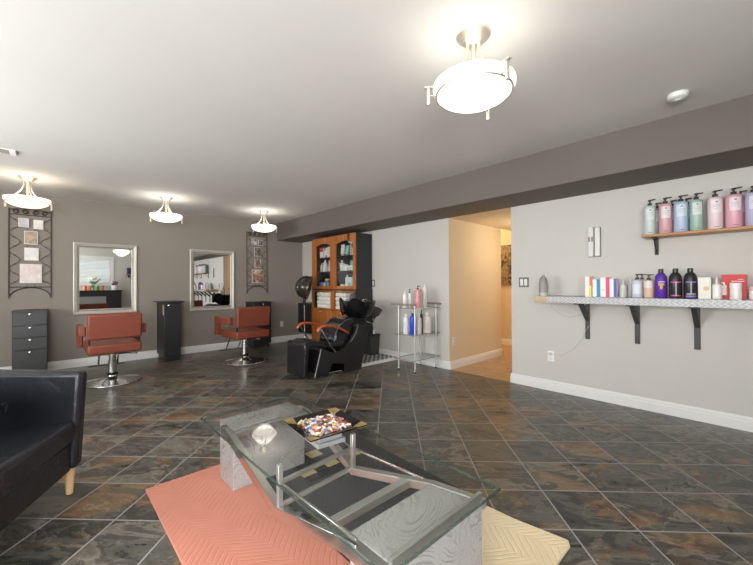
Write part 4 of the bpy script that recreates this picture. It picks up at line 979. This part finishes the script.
bar('brace_rod', (PR[0], PR[1], .392), (1.22, 2.03, .372), .010, .010, M_chrome)
bar('end_rail', (.73, 1.02, .342), (1.11, 1.02, .342), .036, .03); bar('end_rail', (.715, .722, .380), (1.195, .722, .380), .016, .03); bar('end_rail', (.77, 1.99, .345), (1.235, 1.99, .345), .03, .03)

# candy tray on stepped stand
GT = GZ+.0105
tx, ty = 1.0, 1.46
st = thing('tray_stand', 'stepped clear acrylic stand under the black candy tray on the coffee table', 'stand', (tx, ty, GT), math.radians(-6))
acr = pm('a9acac', .15, .2, var=.1, name='frosted_acrylic')
for i, q in enumerate((.074, .062, .050)): MB().box(-q, q, -q, q, i*.0205, i*.0205+.0200).build('step', acr, st, bevel=.002)
ty_z = GT+.0615
TR = thing('candy_tray', 'square black glass tray with gold corner squares full of wrapped candy', 'tray', (tx, ty, ty_z), math.radians(-6))
q = .150; m = MB()
pr_ = [(.09, .0), (.10, .003), (q, .022)]
lv = [(.0, .0)]
def sqr(h, z): return [(-h, -h, z), (h, -h, z), (h, h, z), (-h, h, z)]
vs = sqr(.088, 0)+sqr(.10, .004)+sqr(q, .020)+sqr(q, .025)+sqr(.098, .009)+sqr(.086, .006)
fs = [(0,3,2,1), (20,21,22,23)]+[(4*j+i, 4*j+(i+1) % 4, 4*j+4+(i+1) % 4, 4*j+4+i) for j in range(5) for i in range(4)]
m.add(vs, fs); m.build('plate', pm('0f0f11', .1, name='black_glass'), TR)
gold = pm('b59a66', .35, .6, var=.15, name='gold_leaf')
for sx in (-1, 1):
    for sy in (-1, 1):
        a, b = .094, q-.001
        za = .0265
        m = MB(); P = [(a, a, .0085), (b, a, .0265), (b, b, .0265), (a, b, .0265)]
        zf = lambda x, y: .0102+(max(abs(x), abs(y))-.098)/(q-.098)*.016
        P = [(sx*x, sy*y, zf(x, y)) for x, y in ((.100, .100), (b, .100), (b, b), (.100, b))]
        m.add([(x, y, z-.0085) for x, y, z in P]+[(x, y, z+.0008) for x, y, z in P], [(0,1,2,3),(4,5,6,7),(0,1,5,4),(1,2,6,5),(2,3,7,6),(3,0,4,7)]); m.build('corner_square', gold, TR, label='gold corner square')
def candy_mesh(col, col2):
    m = MB(); m.M = Matrix.Rotation(PI/2, 4, 'Y')
    m.lathe([(.0058, -.0135), (.0018, -.009), (.005, -.0075), (.0054, 0), (.005, .0075), (.0018, .009), (.0058, .0135)], n=8)
    o = m.build('wrapped_candy', pm(col, .3, var=.35, scale=260)); me = o.data; bpy.data.objects.remove(o); return me
cm = [candy_mesh(c, None) for c in ('a85a4c', 'd8d4cc', 'c49a94', '5a78a4', 'c8aa62', '8c6a52', 'd9cabc', '74403c')]
CG = 'wrapped candies on the tray'; names = ['red', 'white', 'pink', 'blue', 'yellow', 'brown', 'cream', 'dark red']
wts = [5, 6, 4, 2, 2, 3, 4, 2]
crnd = random.Random(5); Rz6 = Matrix.Rotation(math.radians(-6), 3, 'Z')
for L_, n in ((0, 8), (1, 8), (2, 6)):
    for i in range(n):
        for j in range(n):
            k = crnd.choices(range(8), wts)[0]; sp = .0245
            p = Rz6 @ Vector(((i-(n-1)/2)*sp+crnd.uniform(-.004, .004), (j-(n-1)/2)*sp+crnd.uniform(-.004, .004), 0))
            o = bpy.data.objects.new('wrapped_candy', cm[k]); COL.objects.link(o)
            o.location = (tx+p.x, ty+p.y, ty_z+.0125+L_*.009); o.rotation_euler = (0, crnd.uniform(-.35, .35), crnd.uniform(0, PI))
            tag(o, names[k]+' wrapped candy heaped on the black tray on the coffee table', 'candy', CG+', '+names[k])

# ------------------------------------------------------------------ behind the camera, seen in the left mirror
dsk = thing('reception_desk', 'black reception desk under the window, seen in the left mirror', 'desk', (1.0, -1.2, 0))
MB().box(-1.15, .84, -.27, .22, 0, 1.00).build('body', M_black, dsk, bevel=.004)
MB().box(-1.17, .86, -.28, .25, 1.0, 1.035).build('worktop', M_black, dsk, bevel=.004)
MB().box(-.45, .43, .2205, .235, .80, .84).box(.39, .43, .2205, .235, .40, .80).box(-.45, -.41, .2205, .235, .40, .80).box(-.41, .39, .2205, .228, .40, .80).build('front_panel', pm('9a9a9a', .35, .5), dsk, label='silver framed front panel')
DZ = 1.0355
fl = thing('flower_vase', 'white flowers in a clear vase on the reception desk', 'flowers', (1.12, -1.18, DZ))
MB().lathe([(.05, 0), (.06, .01), (.05, .10), (.065, .17), (.06, .17), (.045, .10), (.05, .012), (.0005, .012)], n=20).build('vase', M_clear, fl)
m = MB(); b = MB(); lf = MB(); fr = random.Random(2)
for k in range(9):
    a = k*2.4; r = .05+.012*k; z = .33+fr.uniform(-.04, .05); x, y = r*math.cos(a), r*math.sin(a)
    m.tube([(0, 0, .02), (x*.5, y*.5, .2), (x, y, z)], .004, 6); b.ball((x, y, z+.02), .05, .05, .04, 10, 6); lf.ball((x*.7, y*.7, .22+.01*k), .045, .02, .015, 8, 5)
m.build('stems', pm('4f7a3a', .5), fl); b.build('blooms', pm('efeee0', .6), fl); lf.build('leaves', pm('5d8f45', .5), fl)
for x, c, nm in ((.90, 'e0822e', 'orange'), (1.02, 'dd7a3a', 'orange red'), (1.20, '5fae4c', 'green'), (1.33, 'd8784a', 'coral')):
    t = thing('pillar_candle', nm+' jar candle in the row on the reception desk', 'candle', (x, -1.07, DZ), 0, 'jar candles on the reception desk')
    lathe_part('wax', [(.045, 0), (.047, .005), (.047, .14), (.0005, .14)], pm(c, .4), t); lathe_part('wick', [(.002, .14), (.002, .155)], M_black, t, 6)
t = thing('planter', 'white pot with a pink and dark plant on the reception desk', 'plant', (1.68, -1.18, DZ))
MB().lathe([(.07, 0), (.09, .02), (.10, .16), (.092, .16), (.08, .03), (.0005, .03)], n=24).build('pot', pm('ecebe8', .35), t)
b = MB(); fr = random.Random(4)
for k in range(14): b.ball((fr.uniform(-.07, .07), fr.uniform(-.07, .07), .17+fr.uniform(0, .09)), .035, .035, .03, 8, 5)
b.build('foliage', pm('5a5a68', .6), t)
b = MB()
for k in range(5): b.ball((fr.uniform(-.06, .08), fr.uniform(-.05, .07), .28+fr.uniform(0, .04)), .025, .025, .022, 8, 5)
b.build('blossoms', pm('d884a8', .6), t)
fs_ = thing('wall_shelf', 'small wooden shelf with purple boxes on the wall beside the window, seen in the mirror', 'shelf', (2.20, FRONTY+.08, 1.56))
MB().box(-.18, .35, -.08, .10, 0, .025).build('board', M_shelfwood, fs_)
m = MB().box(-.12, -.10, -.079, .06, -.10, 0).box(.25, .27, -.079, .06, -.10, 0); m.build('bracket', M_blackmetal, fs_)
carton('gift_box', 'dark purple box on the small shelf beside the window, left one', (2.10, FRONTY+.09, 1.5855), (.10, .12, .22), '3d2f6a', [(.2, .8, .3, .6, '8a6ac0')], 'purple boxes on the small shelf')
carton('gift_box', 'dark purple box on the small shelf beside the window, right one', (2.27, FRONTY+.09, 1.5855), (.10, .12, .22), '3d2f6a', [(.2, .8, .3, .6, '8a6ac0')], 'purple boxes on the small shelf')

# ------------------------------------------------------------------ world, camera, view
w = bpy.data.worlds.new('world'); scene.world = w; w.use_nodes = True
nt = w.node_tree; bg = nt.nodes['Background']
sky = nt.nodes.new('ShaderNodeTexSky'); sky.sky_type = 'HOSEK_WILKIE'; sky.turbidity = 4
nt.links.new(sky.outputs[0], bg.inputs[0]); bg.inputs[1].default_value = .5

cam = bpy.data.cameras.new('camera'); co = bpy.data.objects.new('camera', cam); COL.objects.link(co)
f_px, px, py = 357.0, 376.5, 282.5
Yv = Vector((46.2-px, -(286.5-py), -f_px)).normalized(); Xv = Vector((762.5-px, -(283-py), -f_px)); Xv = (Xv-Yv*Xv.dot(Yv)).normalized(); Zv = Xv.cross(Yv)
R = Matrix((Xv, Yv, Zv)).to_4x4(); R.translation = (0, 0, 1.17); co.matrix_world = R
cam.sensor_width = 36; cam.lens = 36*f_px/753; cam.clip_start = .02
scene.camera = co
vs_ = scene.view_settings
vs_.view_transform = 'Standard'; vs_.look = 'None'; vs_.exposure = 0.92; vs_.gamma = 1; vs_.use_curve_mapping = False
scene.cycles.use_denoising = True
scene.cycles.max_bounces = 14; scene.cycles.diffuse_bounces = 8; scene.cycles.transparent_max_bounces = 24; scene.cycles.glossy_bounces = 8
scene.cycles.sample_clamp_indirect = 8; scene.cycles.caustics_reflective = False
